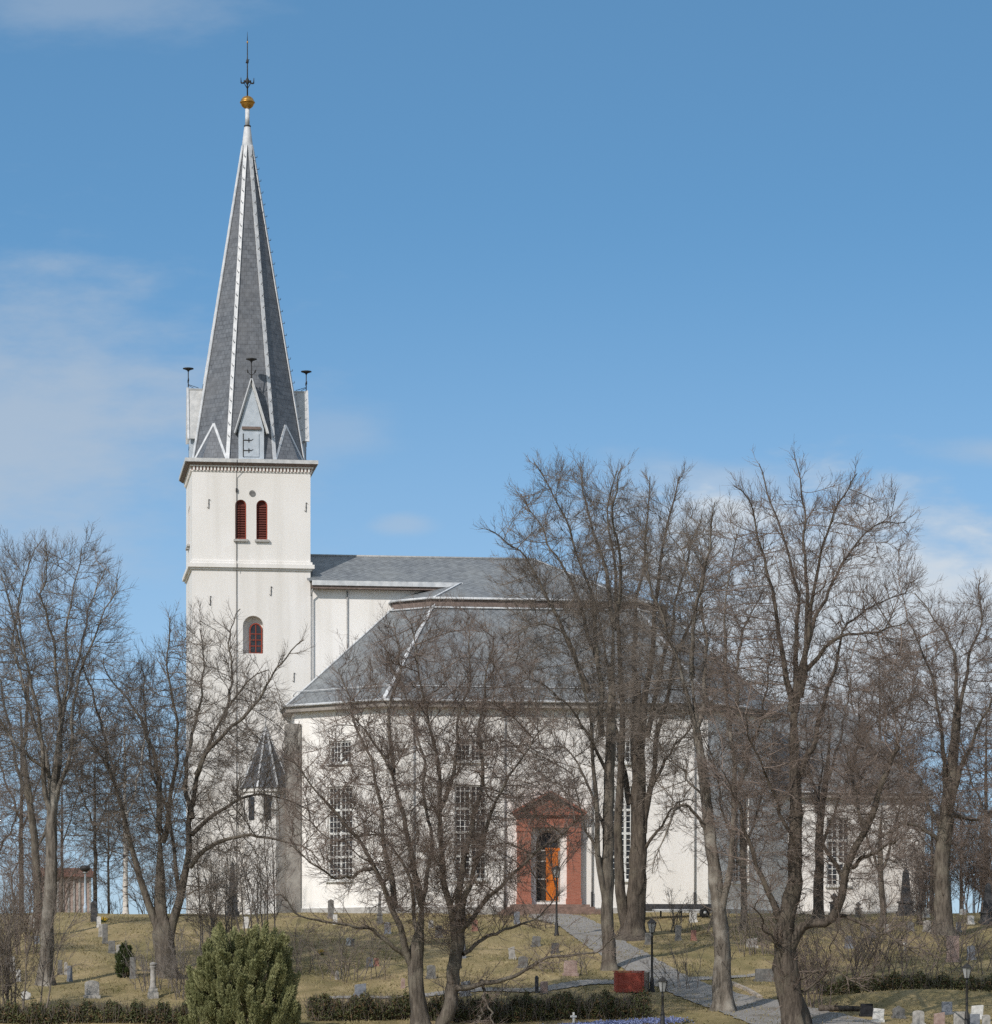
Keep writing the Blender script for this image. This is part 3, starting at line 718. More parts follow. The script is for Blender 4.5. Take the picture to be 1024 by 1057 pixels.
# door in the recess
b = MB(); dw = 1.6
b.box(-.74, -.13, -.02, .06, 0, 3.35)
dl = b.build('door', M['iron'], church); dl.location = (0, -OB+.45, .74)
b = MB()
for z in (1.45, 2.6, 3.3): b.box(-.76, -.12, -.06, -.025, z, z+.07)
b.build('door_bar', M['frame_white'], dl)
b = MB(); b.box(-.09, .77, -.04, .05, 0, 3.3); b.box(.02, .66, -.07, -.042, .2, 1.2); b.box(.02, .66, -.07, -.042, 1.4, 3.1)
dr_ = b.build('door', M['orange_door'], church); dr_.location = (0, -OB+.36, .74)
b = MB(); b.bar((-.02, -.1, 1.28), (-.02, -.1, 1.5), .025, 6); b.build('handle', M['iron'], dr_)
b = MB(); b.box(-.15, .80, -.10, .06, 3.31, 3.5); tb = b.build('transom', M['orange_door'], church); tb.location = (0, -OB+.36, .74)
fl = arch_frame(1.6, 4.6, .1, -.02, .1).build('door_frame', M['soffit'], church); fl.location = (0, -OB+.3, .73)
ar = [(x, z) for x, z in arch_ring(1.5, 4.5) if z >= 3.6]+[(-.75, 3.5), (.75, 3.5)]
ap_ = arch_panel(ar, .06, .12); fan = ap_.build('fanlight', M['glass'], church); fan.location = (0, -OB+.36, .74)
b = MB()
for k in range(4):
    w_ = 2.5+.28*k; d0 = PV-.9-.36*k; b.box(-w_, w_, d0, -OB+.01-.0*k, .55-.16*(k+1)-(.3 if k == 3 else 0), .55-.16*k-.002)
b.build('entrance_step', M['step'], church)

# ------------------------------------------------------------------ trees
def build_tubes(groups, name, mat, parent=None, smooth=True):
    """groups: list of (P (N,M,3), Rad (N,M), sides)"""
    VS, FS, off = [], [], 0
    for P, Rd, S in groups:
        N, m, _ = P.shape
        if N == 0: continue
        T = np.gradient(P, axis=1); T /= np.maximum(np.linalg.norm(T, axis=2, keepdims=True), 1e-9)
        ref = np.where(np.abs(T[:, :1, 2:3]) > .8, np.array([[[1., 0, 0]]]), np.array([[[0, 0, 1.]]])); ref = np.broadcast_to(ref, T.shape)
        U = ref-T*np.sum(ref*T, 2, keepdims=True); U /= np.maximum(np.linalg.norm(U, axis=2, keepdims=True), 1e-9)
        V = np.cross(T, U)
        a = np.arange(S)*2*np.pi/S
        ring = P[:, :, None, :]+(U[:, :, None, :]*np.cos(a)[None, None, :, None]+V[:, :, None, :]*np.sin(a)[None, None, :, None])*Rd[:, :, None, None] if Rd.ndim == 2 else \
            P[:, :, None, :]+(U[:, :, None, :]*np.cos(a)[None, None, :, None]+V[:, :, None, :]*np.sin(a)[None, None, :, None])*Rd[:, :, :, None]
        VS.append(ring.reshape(-1, 3))
        base = off+(np.arange(N)[:, None, None]*m+np.arange(m-1)[None, :, None])*S
        k = np.arange(S)[None, None, :]; k2 = (np.arange(S)+1) % S
        F_ = np.stack([base+k, base+k2[None, None, :], base+S+k2[None, None, :], base+S+k], -1).reshape(-1, 4)
        FS.append(F_); off += N*m*S
    V_ = np.concatenate(VS).astype(np.float32); F_ = np.concatenate(FS).astype(np.int32)
    return mesh_np(name, V_, F_, mat, parent, smooth)
def mesh_np(name, V_, F_, mat, parent=None, smooth=False, k=4):
    me = bpy.data.meshes.new(name)
    me.vertices.add(len(V_)); me.vertices.foreach_set('co', V_.astype(np.float32).ravel())
    me.loops.add(F_.size); me.loops.foreach_set('vertex_index', F_.astype(np.int32).ravel())
    me.polygons.add(len(F_)); me.polygons.foreach_set('loop_start', np.arange(0, F_.size, k, dtype=np.int32))
    me.polygons.foreach_set('use_smooth', np.full(len(F_), smooth))
    me.update(calc_edges=True); me.materials.append(mat)
    o = bpy.data.objects.new(name, me); COL.objects.link(o)
    if parent: o.parent = parent
    return o
def unit(v): return v/np.maximum(np.linalg.norm(v, axis=-1, keepdims=True), 1e-9)
def spawn(rng, P, Rd, L, spacing, t0, ang, lenf, m, radf, up, wig, center=None, out=0., env=None, rmax=.2, rtip=.3, rmin=.006, lmin=.15, lmax=99, labs=None):
    N, M_, _ = P.shape
    cnt = np.floor(L*(1-t0)/spacing*rng.uniform(.7, 1.3, N)+rng.uniform(0, 1, N)).astype(int)
    ix = np.repeat(np.arange(N), cnt); K = len(ix)
    t = t0+(1-t0)*rng.uniform(0, 1, K)**.8*.99
    s = t*(M_-1); i = np.minimum(s.astype(int), M_-2); f = (s-i)[:, None]
    base = P[ix, i]*(1-f)+P[ix, i+1]*f
    rb = Rd[ix, i]*(1-f[:, 0])+Rd[ix, i+1]*f[:, 0]
    tan = unit(P[ix, i+1]-P[ix, i])
    rv = rng.normal(0, 1, (K, 3)); perp = unit(rv-tan*np.sum(rv*tan, 1, keepdims=True))
    a = ang*rng.uniform(.6, 1.35, K)[:, None]
    d = np.cos(a)*tan+np.sin(a)*perp
    ln = np.clip(L[ix]*lenf*(1.15-.55*t)*rng.uniform(.5, 1.35, K), lmin, lmax)
    if labs: ln = np.clip(labs*(1.15-.45*t)*rng.uniform(.45, 1.4, K), lmin, lmax)
    if env is not None:
        e = np.linalg.norm((base-env[0])/env[1], axis=1)
        ln = ln*np.clip(1.75-e, .35, 1.0); keep = e < 1.12
    else: keep = np.ones(K, bool)
    base, d, ln, rb = base[keep], d[keep], ln[keep], rb[keep]; K = len(base)
    pts = np.zeros((K, m, 3)); pts[:, 0] = base
    for j in range(1, m):
        d = d+rng.normal(0, wig, (K, 3)); d[:, 2] += up
        if center is not None and out: d = d+out*unit((base-center)*np.array([1, 1, .3]))
        d = unit(d); pts[:, j] = pts[:, j-1]+d*(ln/(m-1))[:, None]
    zlow = gz(pts[:, :, 0], pts[:, :, 1])+.25
    pts[:, :, 2] = np.maximum(pts[:, :, 2], zlow)
    r0 = np.clip(np.minimum(rb*radf, .018*ln+.004), rmin, rmax)
    Rn = r0[:, None]*(1-(1-rtip)*np.linspace(0, 1, m)[None, :])
    return pts, np.maximum(Rn, rmin*.6), ln
def curve(pts, n, rng=None, jit=0.):
    P = np.array(pts, float)
    if len(P) > 2:
        Q = [P[0]]
        e = np.vstack([2*P[0]-P[1], P, 2*P[-1]-P[-2]])
        for i in range(1, len(e)-2):
            for t in np.linspace(0, 1, 7)[1:]:
                a, b_, c, d = e[i-1], e[i], e[i+1], e[i+2]
                Q.append(.5*((2*b_)+(-a+c)*t+(2*a-5*b_+4*c-d)*t*t+(-a+3*b_-3*c+d)*t**3))
        P = np.array(Q)
    P = resample(P, n)
    if rng is not None and jit:
        j = rng.normal(0, jit, P.shape); j[0] = 0; j[1:-1] = .25*j[:-2]+.5*j[1:-1]+.25*j[2:]; P = P+j
    return P

def colonize(rng, nodes, par, A, step, kill, infl, up, iters, wig=.10):
    """grow branches from the nodes towards the attractor points A until the crown is evenly filled"""
    nodes = list(nodes); par = list(par); kids = [0]*len(nodes); dirs = [None]*len(nodes)
    P = np.array(nodes); M_ = len(A); near = np.zeros(M_, int); dist = np.full(M_, 1e9)
    def upd(Q, off):
        nonlocal near, dist
        for c in range(0, len(Q), 400):
            q = Q[c:c+400]; d = np.linalg.norm(A[:, None, :]-q[None], axis=2); k = d.argmin(1); dm = d[np.arange(len(A)), k]
            b_ = dm < dist; dist = np.where(b_, dm, dist); near = np.where(b_, k+off+c, near)
    upd(P, 0)
    for it in range(iters):
        keep = dist > kill; A = A[keep]; near = near[keep]; dist = dist[keep]
        if len(A) == 0: break
        act = dist < infl
        if not act.any(): break
        u_, inv = np.unique(near[act], return_inverse=True)
        v = unit(A[act]-P[near[act]]); S_ = np.zeros((len(u_), 3)); np.add.at(S_, inv, v); S_ = unit(S_)
        S_ = S_+rng.normal(0, wig, S_.shape); S_[:, 2] += up; S_ = unit(S_)
        newp, newpar = [], []
        for n_, d in zip(u_, S_):
            if kids[n_] >= 3: continue
            if dirs[n_] is not None and any(np.dot(d, e) > .93 for e in dirs[n_]): continue
            kids[n_] += 1; dirs[n_] = (dirs[n_] or [])+[d]; newp.append(P[n_]+d*step); newpar.append(n_)
        if not newp:
            # retire attractors that no node can approach any more
            A = A[~act]; near = near[~act]; dist = dist[~act]; continue
        off = len(P); Q = np.array(newp); P = np.vstack([P, Q]); par += newpar; kids += [0]*len(newp); dirs += [None]*len(newp)
        upd(Q, off)
    return P, np.array(par)
TREES = []
def tree(name, label, D, trunk, limbs, env, seed, nauto=8, bark='bark', twig='twig', dens=1.0, group='bare trees of the churchyard', dep=None, tw=1.0, auto_lo=.45, burr=0, na=1.0):
    rng = np.random.default_rng(seed); s = D/FPX; dens *= 1.07
    tp = [tuple(W(p[0], p[1], D)) for p in trunk]; tr_ = [p[2]*s/2*.88 for p in trunk]
    x0, y0 = tp[0][0], tp[0][1]; zg = float(gz(x0, y0))
    base = (x0, y0, zg)
    tp = [(x0, y0, min(zg, tp[0][2])-.3)]+tp; tr_ = [tr_[0]*1.35]+tr_
    hts = np.array([p[2] for p in tp])
    n = max(14, int((hts[-1]-hts[0])/.45)); TP = curve(tp, n, rng, .03)
    d_ = np.r_[0, np.cumsum(np.linalg.norm(np.diff(np.array(tp), axis=0), axis=1))]; TR = np.interp(np.linspace(0, 1, n), d_/d_[-1], tr_)
    TR = TR*np.interp(np.linspace(0, 1, n), [0, .72, 1], [1, 1, .22])
    S = 16
    an = np.arange(S)*2*np.pi/S; hh = TP[:, 2]
    lump = 1+.08*np.sin(an[None, :]*3+hh[:, None]*.8+seed)+.07*np.sin(an[None, :]*5-hh[:, None]*1.7)+rng.normal(0, .05, (n, S))
    if burr > 60: lump = lump+.16*np.sin(an[None, :]*2+hh[:, None]*2.1)*np.sin(hh[:, None]*1.3+seed)+rng.normal(0, .05, (n, S))
    flare = 1+.55*np.exp(-(hh-zg)/.45)[:, None]*(.6+.4*np.cos(an*4+seed)[None, :])
    flare = np.where((hh-zg)[:, None] < -.2, 1.5, flare)
    groups = [(TP[None], (TR[:, None]*lump*flare)[None], S)]
    E0 = np.array(W(env[0], env[1]+7, D)); E1 = np.array((env[2]*s*.96, (dep if dep else env[2]*s*.85), (env[3]-13)*s))
    NL = 24
    step = .42
    nodes = [tuple(p) for p in TP]; par = [-1]+list(range(n-1)); given = list(TR)
    for lb in limbs:
        pts, w0, dz = lb[0], lb[1], lb[2]; w1 = lb[3] if len(lb) > 3 else 1.0
        k = len(pts); q = [tuple(W(p[0], p[1], D+dz*(i/(k-1))**1.2)) for i, p in enumerate(pts)]
        c = curve(q, NL, rng, .10); r = np.linspace(0, 1, NL); rr = (w0*.9+(w1-w0*.9)*r**.62)*s/2
        groups.append((c[None], rr[None], 8))
        L_ = np.sum(np.linalg.norm(np.diff(c, axis=0), axis=1)); m = max(6, int(L_/step)); cc_ = resample(c, m); rc = np.interp(np.linspace(0, 1, m), r, rr)
        pn = int(np.linalg.norm(np.array(nodes)-cc_[0], axis=1).argmin())
        for a_, b_ in zip(cc_[1:], rc[1:]): nodes.append(tuple(a_)); par.append(pn); given.append(b_); pn = len(nodes)-1
    n0 = len(nodes); given = np.array(given)
    # attractors: uneven lobes inside the crown outline
    vol = 4.19*E1[0]*E1[1]*E1[2]; K = int(np.clip(vol*1.7*na, 700, 9000))
    d = unit(rng.normal(0, 1, (K, 3))); rad = rng.uniform(0, 1, K)**.30
    lobe = 1+.10*np.sin(d[:, 0]*4+seed)+.09*np.sin(d[:, 2]*5+seed*2)+.06*np.sin(d[:, 1]*6)
    A = E0+d*E1*(rad*lobe)[:, None]
    A = A[A[:, 2] > gz(A[:, 0], A[:, 1])+1.1]
    lo_ok = int(n*auto_lo); start = np.array(nodes)
    usable = np.ones(n0, bool); usable[:lo_ok] = False
    ids = np.where(usable)[0]; back = {int(k): q for q, k in enumerate(ids)}
    P, pr = colonize(rng, start[ids], [-1]*len(ids), A, step, .64, 9., .24, 120)
    nS = len(ids); kids = [[] for _ in range(len(P))]
    for c_ in range(nS, len(P)): kids[pr[c_]].append(c_)
    r = np.full(len(P), .0)
    for c_ in range(len(P)-1, nS-1, -1):
        r[c_] = max(.0145*tw, sum(r[k]**2.12 for k in kids[c_])**(1/2.12)) if kids[c_] else .0145*tw
    r[:nS] = given[ids]
    # chains from the grown nodes
    chains = []
    stack = [(int(pr[c_]), c_) for c_ in range(nS, len(P)) if pr[c_] < nS]
    while stack:
        a_, c_ = stack.pop(); ch = [a_, c_]
        while kids[c_]:
            ks = sorted(kids[c_], key=lambda q: -r[q]); 
            for q in ks[1:]: stack.append((c_, q))
            c_ = ks[0]; ch.append(c_)
        chains.append(ch)
    buck = {4: [], 8: [], 16: [], 32: []}
    for ch in chains:
        p = P[ch].copy(); rc = r[ch].copy(); rc[0] = min(rc[1]*1.15, rc[0])
        for _ in range(4):
            if len(p) > 2: p[1:-1] = .25*p[:-2]+.5*p[1:-1]+.25*p[2:]
        L_ = np.sum(np.linalg.norm(np.diff(p, axis=0), axis=1))
        m = 4 if len(p) <= 4 else 8 if len(p) <= 9 else 16 if len(p) <= 20 else 32
        t = np.linspace(0, 1, len(p)); q = resample(p, m); buck[m].append((q, np.minimum(np.interp(np.linspace(0, 1, m), t, rc), .6*given.max()), L_))
    root = empty(name, base); tag(root, label, 'tree', group); sh = np.array(base)
    build_tubes([(g[0]-sh, g[1], g[2]) for g in groups], 'trunk', M[bark], root)
    gr = []; tot = 0
    par_sets = [(g[0], g[1], np.array([np.sum(np.linalg.norm(np.diff(g[0][0], axis=0), axis=1))*.7])) for g in groups[1:]]
    for m, lst in buck.items():
        if not lst: continue
        Pm = np.array([q[0] for q in lst]); Rm = np.array([q[1] for q in lst]); Lm = np.array([q[2] for q in lst]); gr.append((Pm, Rm, 6 if m > 8 else 4)); par_sets.append((Pm, Rm, Lm)); tot += Lm.sum()
    kw = dict(center=E0)
    for Pm, Rm, Lm in par_sets:
        P2, R2, Le2 = spawn(rng, Pm, Rm, Lm, 0.195/dens, .12, .68, 0, 6, .6, .10, .10, out=.06, rmax=.022, rmin=.0115*tw, lmin=.35, lmax=2.0, labs=1.3, **kw)
        if not len(P2): continue
        P3, R3, Le3 = spawn(rng, P2, R2, Le2, .125/dens, .1, .66, 0, 4, .7, .10, .10, rmax=.012, rmin=.0068*tw, lmin=.2, lmax=.9, labs=.55, **kw)
        gr += [(P2, R2, 3), (P3, R3, 3)]
    if burr:
        kb = int(n*.62); tb0 = resample(TP[2:kb], NL)[None]; Rb = np.full((1, NL), .2)
        Pb, Rb1, Lb = spawn(rng, tb0, Rb, np.array([float(kb*.45)]), 6.0/burr, .1, 1.15, .12, 7, .2, .10, .16, rmax=.03, rmin=.014, lmin=.8, lmax=3.2)
        Pc, Rc, Lc = spawn(rng, Pb, Rb1, Lb, .22, .2, .7, .4, 5, .7, .08, .14, rmax=.014, rmin=.009, lmin=.3, lmax=1.3)
        gr += [(Pb, Rb1, 5), (Pc, Rc, 3)]
    build_tubes([(g[0]-sh, g[1], g[2]) for g in gr if len(g[0])], 'crown', M[twig], root)
    TREES.append((name, len(P), int(tot), sum(len(g[0]) for g in gr)))
    return root
G1 = 'bare deciduous trees of the churchyard'
tree('lime_tree', 'tall bare tree with mottled pale trunk at the left edge of the lawn', 179.5,
     [(47, 1020, 17), (49, 960, 15), (53, 900, 14), (53, 855, 13), (56, 800, 9), (62, 740, 7)],
     [([(53, 862), (46, 800), (40, 740), (30, 690), (10, 625), (2, 590)], 8, -3), ([(54, 850), (60, 790), (66, 720), (68, 660), (76, 610), (86, 568)], 8, 2),
      ([(51, 850), (47, 780), (24, 705), (14, 655), (24, 600), (40, 556)], 7, 4), ([(56, 830), (74, 765), (80, 700), (104, 640), (122, 600)], 6, -2),
      ([(50, 800), (30, 780), (0, 745), (-30, 700)], 5, -3), ([(62, 740), (58, 680), (45, 620), (48, 560)], 5, -4), ([(60, 760), (78, 690), (92, 630), (110, 585)], 5, 5)],
     (40, 690, 98, 150), 11, na=1.25, nauto=13, bark='bark_light', twig='twig_grey', group=G1)
tree('lime_tree', 'slimmer dark trunk rising just behind the mottled left tree', 203,
     [(41, 966, 10), (38, 900, 9), (33, 850, 8), (26, 790, 7), (20, 730, 5)],
     [([(30, 830), (14, 770), (2, 710), (-8, 660)], 5, 2), ([(24, 770), (30, 700), (20, 640), (24, 600)], 5, -2), ([(36, 880), (60, 820), (78, 770), (84, 720)], 4, 3)],
     (26, 730, 75, 130), 12, nauto=9, twig='twig_grey', group=G1, dens=.9)
tree('maple_tree', 'multi-stemmed bare tree whose right limbs arch across the white tower', 182,
     [(172, 1016, 24), (170, 985, 22), (168, 965, 24), (166, 940, 14), (165, 900, 11), (165, 858, 9)],
     [([(166, 965), (147, 918), (131, 854), (115, 799), (100, 775), (72, 739)], 12, -2), ([(116, 802), (100, 731), (86, 687), (76, 660)], 5, 3),
      ([(165, 860), (163, 807), (157, 771), (139, 731), (115, 703), (104, 680)], 9, 2), ([(168, 870), (174, 830), (181, 779), (179, 731), (171, 680), (177, 634)], 7, -3),
      ([(174, 970), (186, 925), (195, 878), (199, 822), (211, 783), (231, 739), (254, 707), (278, 690)], 13, 1), ([(203, 800), (222, 765), (262, 731), (286, 691), (312, 662)], 7, -3),
      ([(196, 895), (215, 874), (247, 862), (278, 866), (310, 873), (332, 888)], 7, -2), ([(198, 862), (231, 834), (262, 822), (298, 826), (328, 840)], 6, 2),
      ([(198, 845), (191, 790), (199, 758), (211, 700), (207, 650)], 7, 3), ([(186, 925), (180, 880), (176, 850), (160, 800), (150, 740), (150, 690)], 6, 4), ([(233, 738), (240, 700), (236, 660), (246, 630)], 4, 3)],
     (190, 790, 130, 165), 13, nauto=13, group=G1)
tree('maple_tree', 'wide twin-trunk bare tree spreading in front of the nave and its windows', 163,
     [(437, 1080, 21), (432, 1040, 18), (429, 1000, 18), (433, 960, 13), (436, 929, 12)],
     [([(427, 1000), (418, 975), (399, 920), (378, 878), (356, 851), (326, 816), (300, 782)], 10, -3), ([(408, 938), (397, 868), (391, 816), (370, 750), (350, 690)], 8, 2),
      ([(436, 935), (425, 877), (412, 829), (404, 795), (382, 760), (358, 730)], 10, -1), ([(406, 800), (402, 743), (412, 690), (408, 640)], 6, 3),
      ([(417, 985), (396, 968), (361, 954), (315, 947), (285, 922)], 6, -3), ([(385, 895), (360, 905), (335, 900), (300, 872)], 5, -2), ([(436, 930), (446, 880), (440, 830), (436, 780), (420, 720), (395, 660)], 6, 4),
      ([(452, 1075), (464, 1040), (470, 1005), (474, 960), (474, 945)], 17, .3, 13),
      ([(472, 1000), (466, 960), (460, 903), (453, 842), (451, 786), (440, 730), (430, 680), (424, 638)], 11, -1), ([(474, 950), (477, 903), (486, 859), (497, 807), (495, 751), (503, 708), (510, 655)], 10, 2),
      ([(476, 945), (494, 881), (512, 829), (533, 790), (562, 748)], 9, -2), ([(474, 962), (503, 929), (542, 890), (581, 859), (606, 838)], 8, -3), ([(478, 985), (498, 968), (547, 950), (578, 923)], 6, 2),
      ([(470, 1020), (491, 1015), (526, 1010), (561, 992), (614, 982), (640, 967)], 8, -4), ([(497, 1012), (503, 1036), (512, 1060)], 5, -2), ([(503, 1035), (494, 1050), (488, 1062)], 3, -3),
      ([(452, 840), (470, 790), (474, 740), (486, 690), (480, 640)], 6, 4), ([(430, 960), (420, 900), (390, 860), (350, 868), (318, 850)], 5, 3)],
     (452, 812, 172, 180), 14, na=1.35, nauto=14, twig='twig_red', group=G1, dens=1.05)
tree('elm_tree', 'tall bare tree with a slim trunk and limbs fanning left over the roof', 187,
     [(629, 1002, 16), (627, 940, 14), (627, 880, 13), (629, 800, 12), (631, 720, 10), (634, 640, 8)],
     [([(626, 940), (617, 880), (614, 800), (606, 720), (590, 665), (562, 645), (536, 655)], 9, -3), ([(622, 760), (615, 640), (600, 584), (581, 528), (552, 478)], 8, 1),
      ([(634, 650), (626, 590), (606, 528), (596, 480)], 7, 3), ([(608, 715), (578, 647), (547, 584), (520, 556), (502, 548)], 7, -2), ([(634, 650), (640, 580), (634, 530), (640, 486)], 6, -4),
      ([(628, 800), (600, 745), (572, 715), (545, 700)], 5, -4), ([(626, 860), (606, 810), (585, 775), (556, 770)], 5, 3), ([(625, 900), (604, 850), (590, 800)], 5, -2), ([(618, 690), (596, 620), (566, 560), (540, 510)], 6, 4)],
     (588, 650, 88, 185), 15, na=1.35, nauto=13, group=G1, dens=1.1)
tree('elm_tree', 'massive bare tree of thick upright stems right of the brick portal', 202,
     [(652, 968, 30), (656, 930, 22), (659, 880, 19), (659, 830, 17), (658, 770, 15), (660, 700, 10)],
     [([(648, 960), (641, 925), (638, 850), (642, 760), (640, 680), (636, 600), (628, 530), (640, 484)], 15, -2), ([(658, 800), (668, 700), (680, 600), (690, 540), (702, 490)], 12, 2),
      ([(664, 860), (676, 770), (694, 690), (722, 610), (738, 545)], 9, -3), ([(656, 790), (655, 650), (666, 560), (672, 494)], 10, 4), ([(650, 830), (634, 740), (622, 660), (612, 600)], 8, 3),
      ([(664, 830), (690, 780), (716, 745), (740, 720)], 6, -3), ([(665, 880), (684, 850), (700, 830), (722, 825)], 5, -4), ([(668, 760), (690, 660), (706, 590), (724, 530)], 7, 5)],
     (668, 650, 84, 172), 16, na=1.5, burr=45, nauto=14, bark='bark_dark', twig='twig', group=G1, dens=1.15)
tree('ash_tree', 'bare tree with smooth pale grey lower trunk beside the path bend', 170,
     [(748, 1050, 24), (746, 1000, 21), (744, 960, 18), (741, 930, 16), (734, 870, 14), (727, 810, 12), (719, 750, 11), (714, 700, 8)],
     [([(718, 760), (728, 700), (725, 640), (716, 600), (694, 555)], 8, 2), ([(744, 945), (753, 890), (758, 820), (752, 740), (748, 660), (752, 600), (762, 555)], 10, -2),
      ([(720, 770), (706, 700), (687, 650), (669, 597), (665, 545)], 7, -3), ([(752, 760), (760, 700), (768, 650), (788, 610)], 7, 3), ([(732, 860), (706, 830), (690, 850), (672, 900)], 5, -3),
      ([(728, 830), (700, 790), (680, 770)], 4, 3), ([(714, 700), (716, 640), (730, 580), (735, 520)], 7, -4), ([(757, 830), (775, 780), (790, 720), (800, 670)], 6, -3)],
     (728, 700, 84, 200), 17, na=1.3, burr=25, nauto=12, bark='bark_light', twig='twig', group=G1, dens=1.0)
tree('elm_tree', 'gnarled dark bare tree in the right foreground with a burled trunk', 164,
     [(822, 1080, 29), (819, 1045, 26), (813, 1010, 28), (809, 975, 26), (812, 945, 21), (819, 915, 17), (822, 860, 15), (821, 800, 14), (820, 735, 14), (824, 690, 10)],
     [([(821, 735), (832, 637), (831, 575), (827, 512), (818, 472)], 9, 1), ([(816, 735), (802, 637), (787, 575), (774, 528), (762, 498)], 9, -2), ([(821, 730), (823, 640), (815, 575), (799, 528), (784, 478)], 8, 3),
      ([(826, 720), (834, 650), (849, 562), (871, 512), (886, 488)], 8, -3), ([(826, 700), (843, 637), (890, 553), (934, 534)], 7, 2), ([(830, 695), (865, 659), (902, 653), (938, 640)], 7, -3),
      ([(828, 800), (846, 740), (862, 690), (874, 650), (902, 625), (930, 612)], 8, 3), ([(812, 985), (831, 955), (862, 946), (876, 890), (894, 853), (910, 813), (926, 768)], 14, -2, 5), ([(878, 895), (905, 878), (938, 866)], 6, -3),
      ([(806, 950), (782, 895), (766, 845), (748, 794)], 10, -2), ([(874, 910), (850, 870), (846, 820), (852, 770)], 7, 3), ([(818, 1030), (846, 1012), (856, 982), (868, 955)], 4, -2), ([(822, 880), (800, 820), (780, 780), (768, 740)], 6, -4),
      ([(893, 856), (880, 800), (890, 750)], 5, 3), ([(820, 1000), (790, 960), (780, 930)], 4, -3), ([(824, 1010), (850, 1000), (880, 1010), (905, 1000)], 3, -3), ([(866, 945), (900, 960), (935, 975), (965, 990)], 5, -4)],
     (842, 720, 120, 252), 18, na=1.15, burr=70, nauto=14, bark='bark_dark', twig='twig_red', group=G1, dens=1.0)
tree('maple_tree', 'broad bare tree at the right edge beyond the chancel', 203,
     [(974, 968, 22), (973, 920, 19), (973, 880, 18), (979, 830, 16), (984, 780, 13), (986, 720, 9)],
     [([(985, 770), (987, 715), (983, 669), (965, 637), (943, 612)], 8, 2), ([(978, 840), (970, 740), (955, 675), (938, 640)], 8, -2), ([(985, 790), (1000, 680), (1015, 637), (1009, 596)], 8, 3),
      ([(980, 830), (1004, 765), (1026, 715), (1045, 690)], 8, -3), ([(972, 870), (940, 850), (915, 860), (896, 880)], 6, -3), ([(980, 840), (1010, 845), (1040, 830)], 6, 3), ([(974, 860), (945, 800), (925, 750)], 6, 3)],
     (985, 735, 96, 150), 19, na=1.35, burr=45, nauto=15, twig='twig_red', group=G1, dens=1.1)
tree('maple_tree', 'dark bare tree standing close against the chancel front', 212,
     [(845, 948, 12), (845, 900, 11), (847, 850, 9), (853, 800, 7), (858, 750, 5)],
     [([(846, 880), (862, 840), (880, 790), (900, 740)], 5, -2), ([(848, 850), (836, 800), (830, 740)], 5, 2), ([(852, 810), (870, 750), (880, 700)], 4, 2)],
     (862, 785, 68, 95), 20, nauto=12, bark='bark_dark', twig='twig_red', group=G1, dens=1.05)
tree('young_maple', 'slender reddish bare tree before the shaded nave wall', 206, [(768, 962, 9), (768, 920, 7), (766, 870, 6), (770, 820, 4)],
     [([(767, 900), (750, 850), (738, 800), (728, 760)], 4, -2), ([(767, 880), (784, 830), (796, 780), (800, 745)], 4, 2)], (768, 825, 56, 96), 21, twig='twig_red', group=G1, na=1.2)
tree('young_maple', 'slender reddish bare tree between the urn monuments and the obelisk', 206, [(912, 966, 8), (911, 930, 7), (908, 880, 6), (910, 830, 4)],
     [([(910, 910), (892, 860), (880, 810), (872, 770)], 4, -2), ([(909, 900), (925, 850), (938, 800), (944, 760)], 4, 2)], (910, 828, 58, 92), 22, twig='twig_red', group=G1, na=1.2)
G2 = 'background trees beyond the churchyard'
def simple(label, D, px, base, top, w, seed, rx, bark='bark_dark', twig='twig_grey', name='bare_tree', dens=1.0, n=12, lean=0, lo=.3):
    h = base-top; w *= .62
    tree(name, label, D, [(px, base, w), (px+lean*.3, base-h*.3, w*.8), (px+lean*.6, base-h*.6, w*.5), (px+lean, base-h*.92, w*.2)], [([(px+lean*.4, base-h*.4), (px+lean*.5-rx*.4, base-h*.6), (px-rx*.7+lean, base-h*.85)], w*.5, 2), ([(px+lean*.4, base-h*.35), (px+rx*.45, base-h*.6), (px+rx*.7+lean, base-h*.8)], w*.5, -2)],
         (px+lean, base-h*.55, rx, h*.46), seed, nauto=n, bark=bark, twig=twig, group=G2, dens=dens, auto_lo=lo, tw=1.15)
simple('white-barked birch standing on the left crest near the tower', 236, 130, 942, 690, 10, 31, 34, bark='birch', name='birch_tree', lean=-2)
simple('slender bare tree behind the pale lamp post on the crest', 236, 98, 943, 720, 8, 32, 40)
simple('bare tree on the crest between birch and tower', 250, 165, 940, 730, 7, 33, 40)
simple('dense bare tree behind the slim trunk at far left', 232, 22, 944, 700, 10, 34, 48, twig='twig_red', dens=1.0, n=16)
simple('low brushy bare tree cut by the left frame edge', 222, -4, 943, 780, 9, 35, 44, twig='twig_red', dens=1.1, n=16)
simple('thin bare tree far back left of the pink building', 275, 64, 940, 745, 6, 36, 34)
simple('low bare tree far back just right of the pink building', 280, 112, 940, 790, 5, 41, 30)
simple('tall bare tree rising behind the right end of the chancel', 250, 908, 940, 630, 9, 37, 54, twig='twig_red', dens=1.0, n=16)
simple('bare tree behind the obelisk at the right frame edge', 240, 1018, 944, 690, 10, 38, 50, twig='twig_red', dens=1.0, n=16)
simple('low reddish bare tree at the chancel end corner', 226, 962, 944, 790, 7, 39, 42, twig='twig_red', dens=1.15, n=16)
simple('small bare tree far back between chancel corner and right edge', 262, 992, 942, 800, 6, 40, 36, twig='twig_red', dens=1.0, n=14)

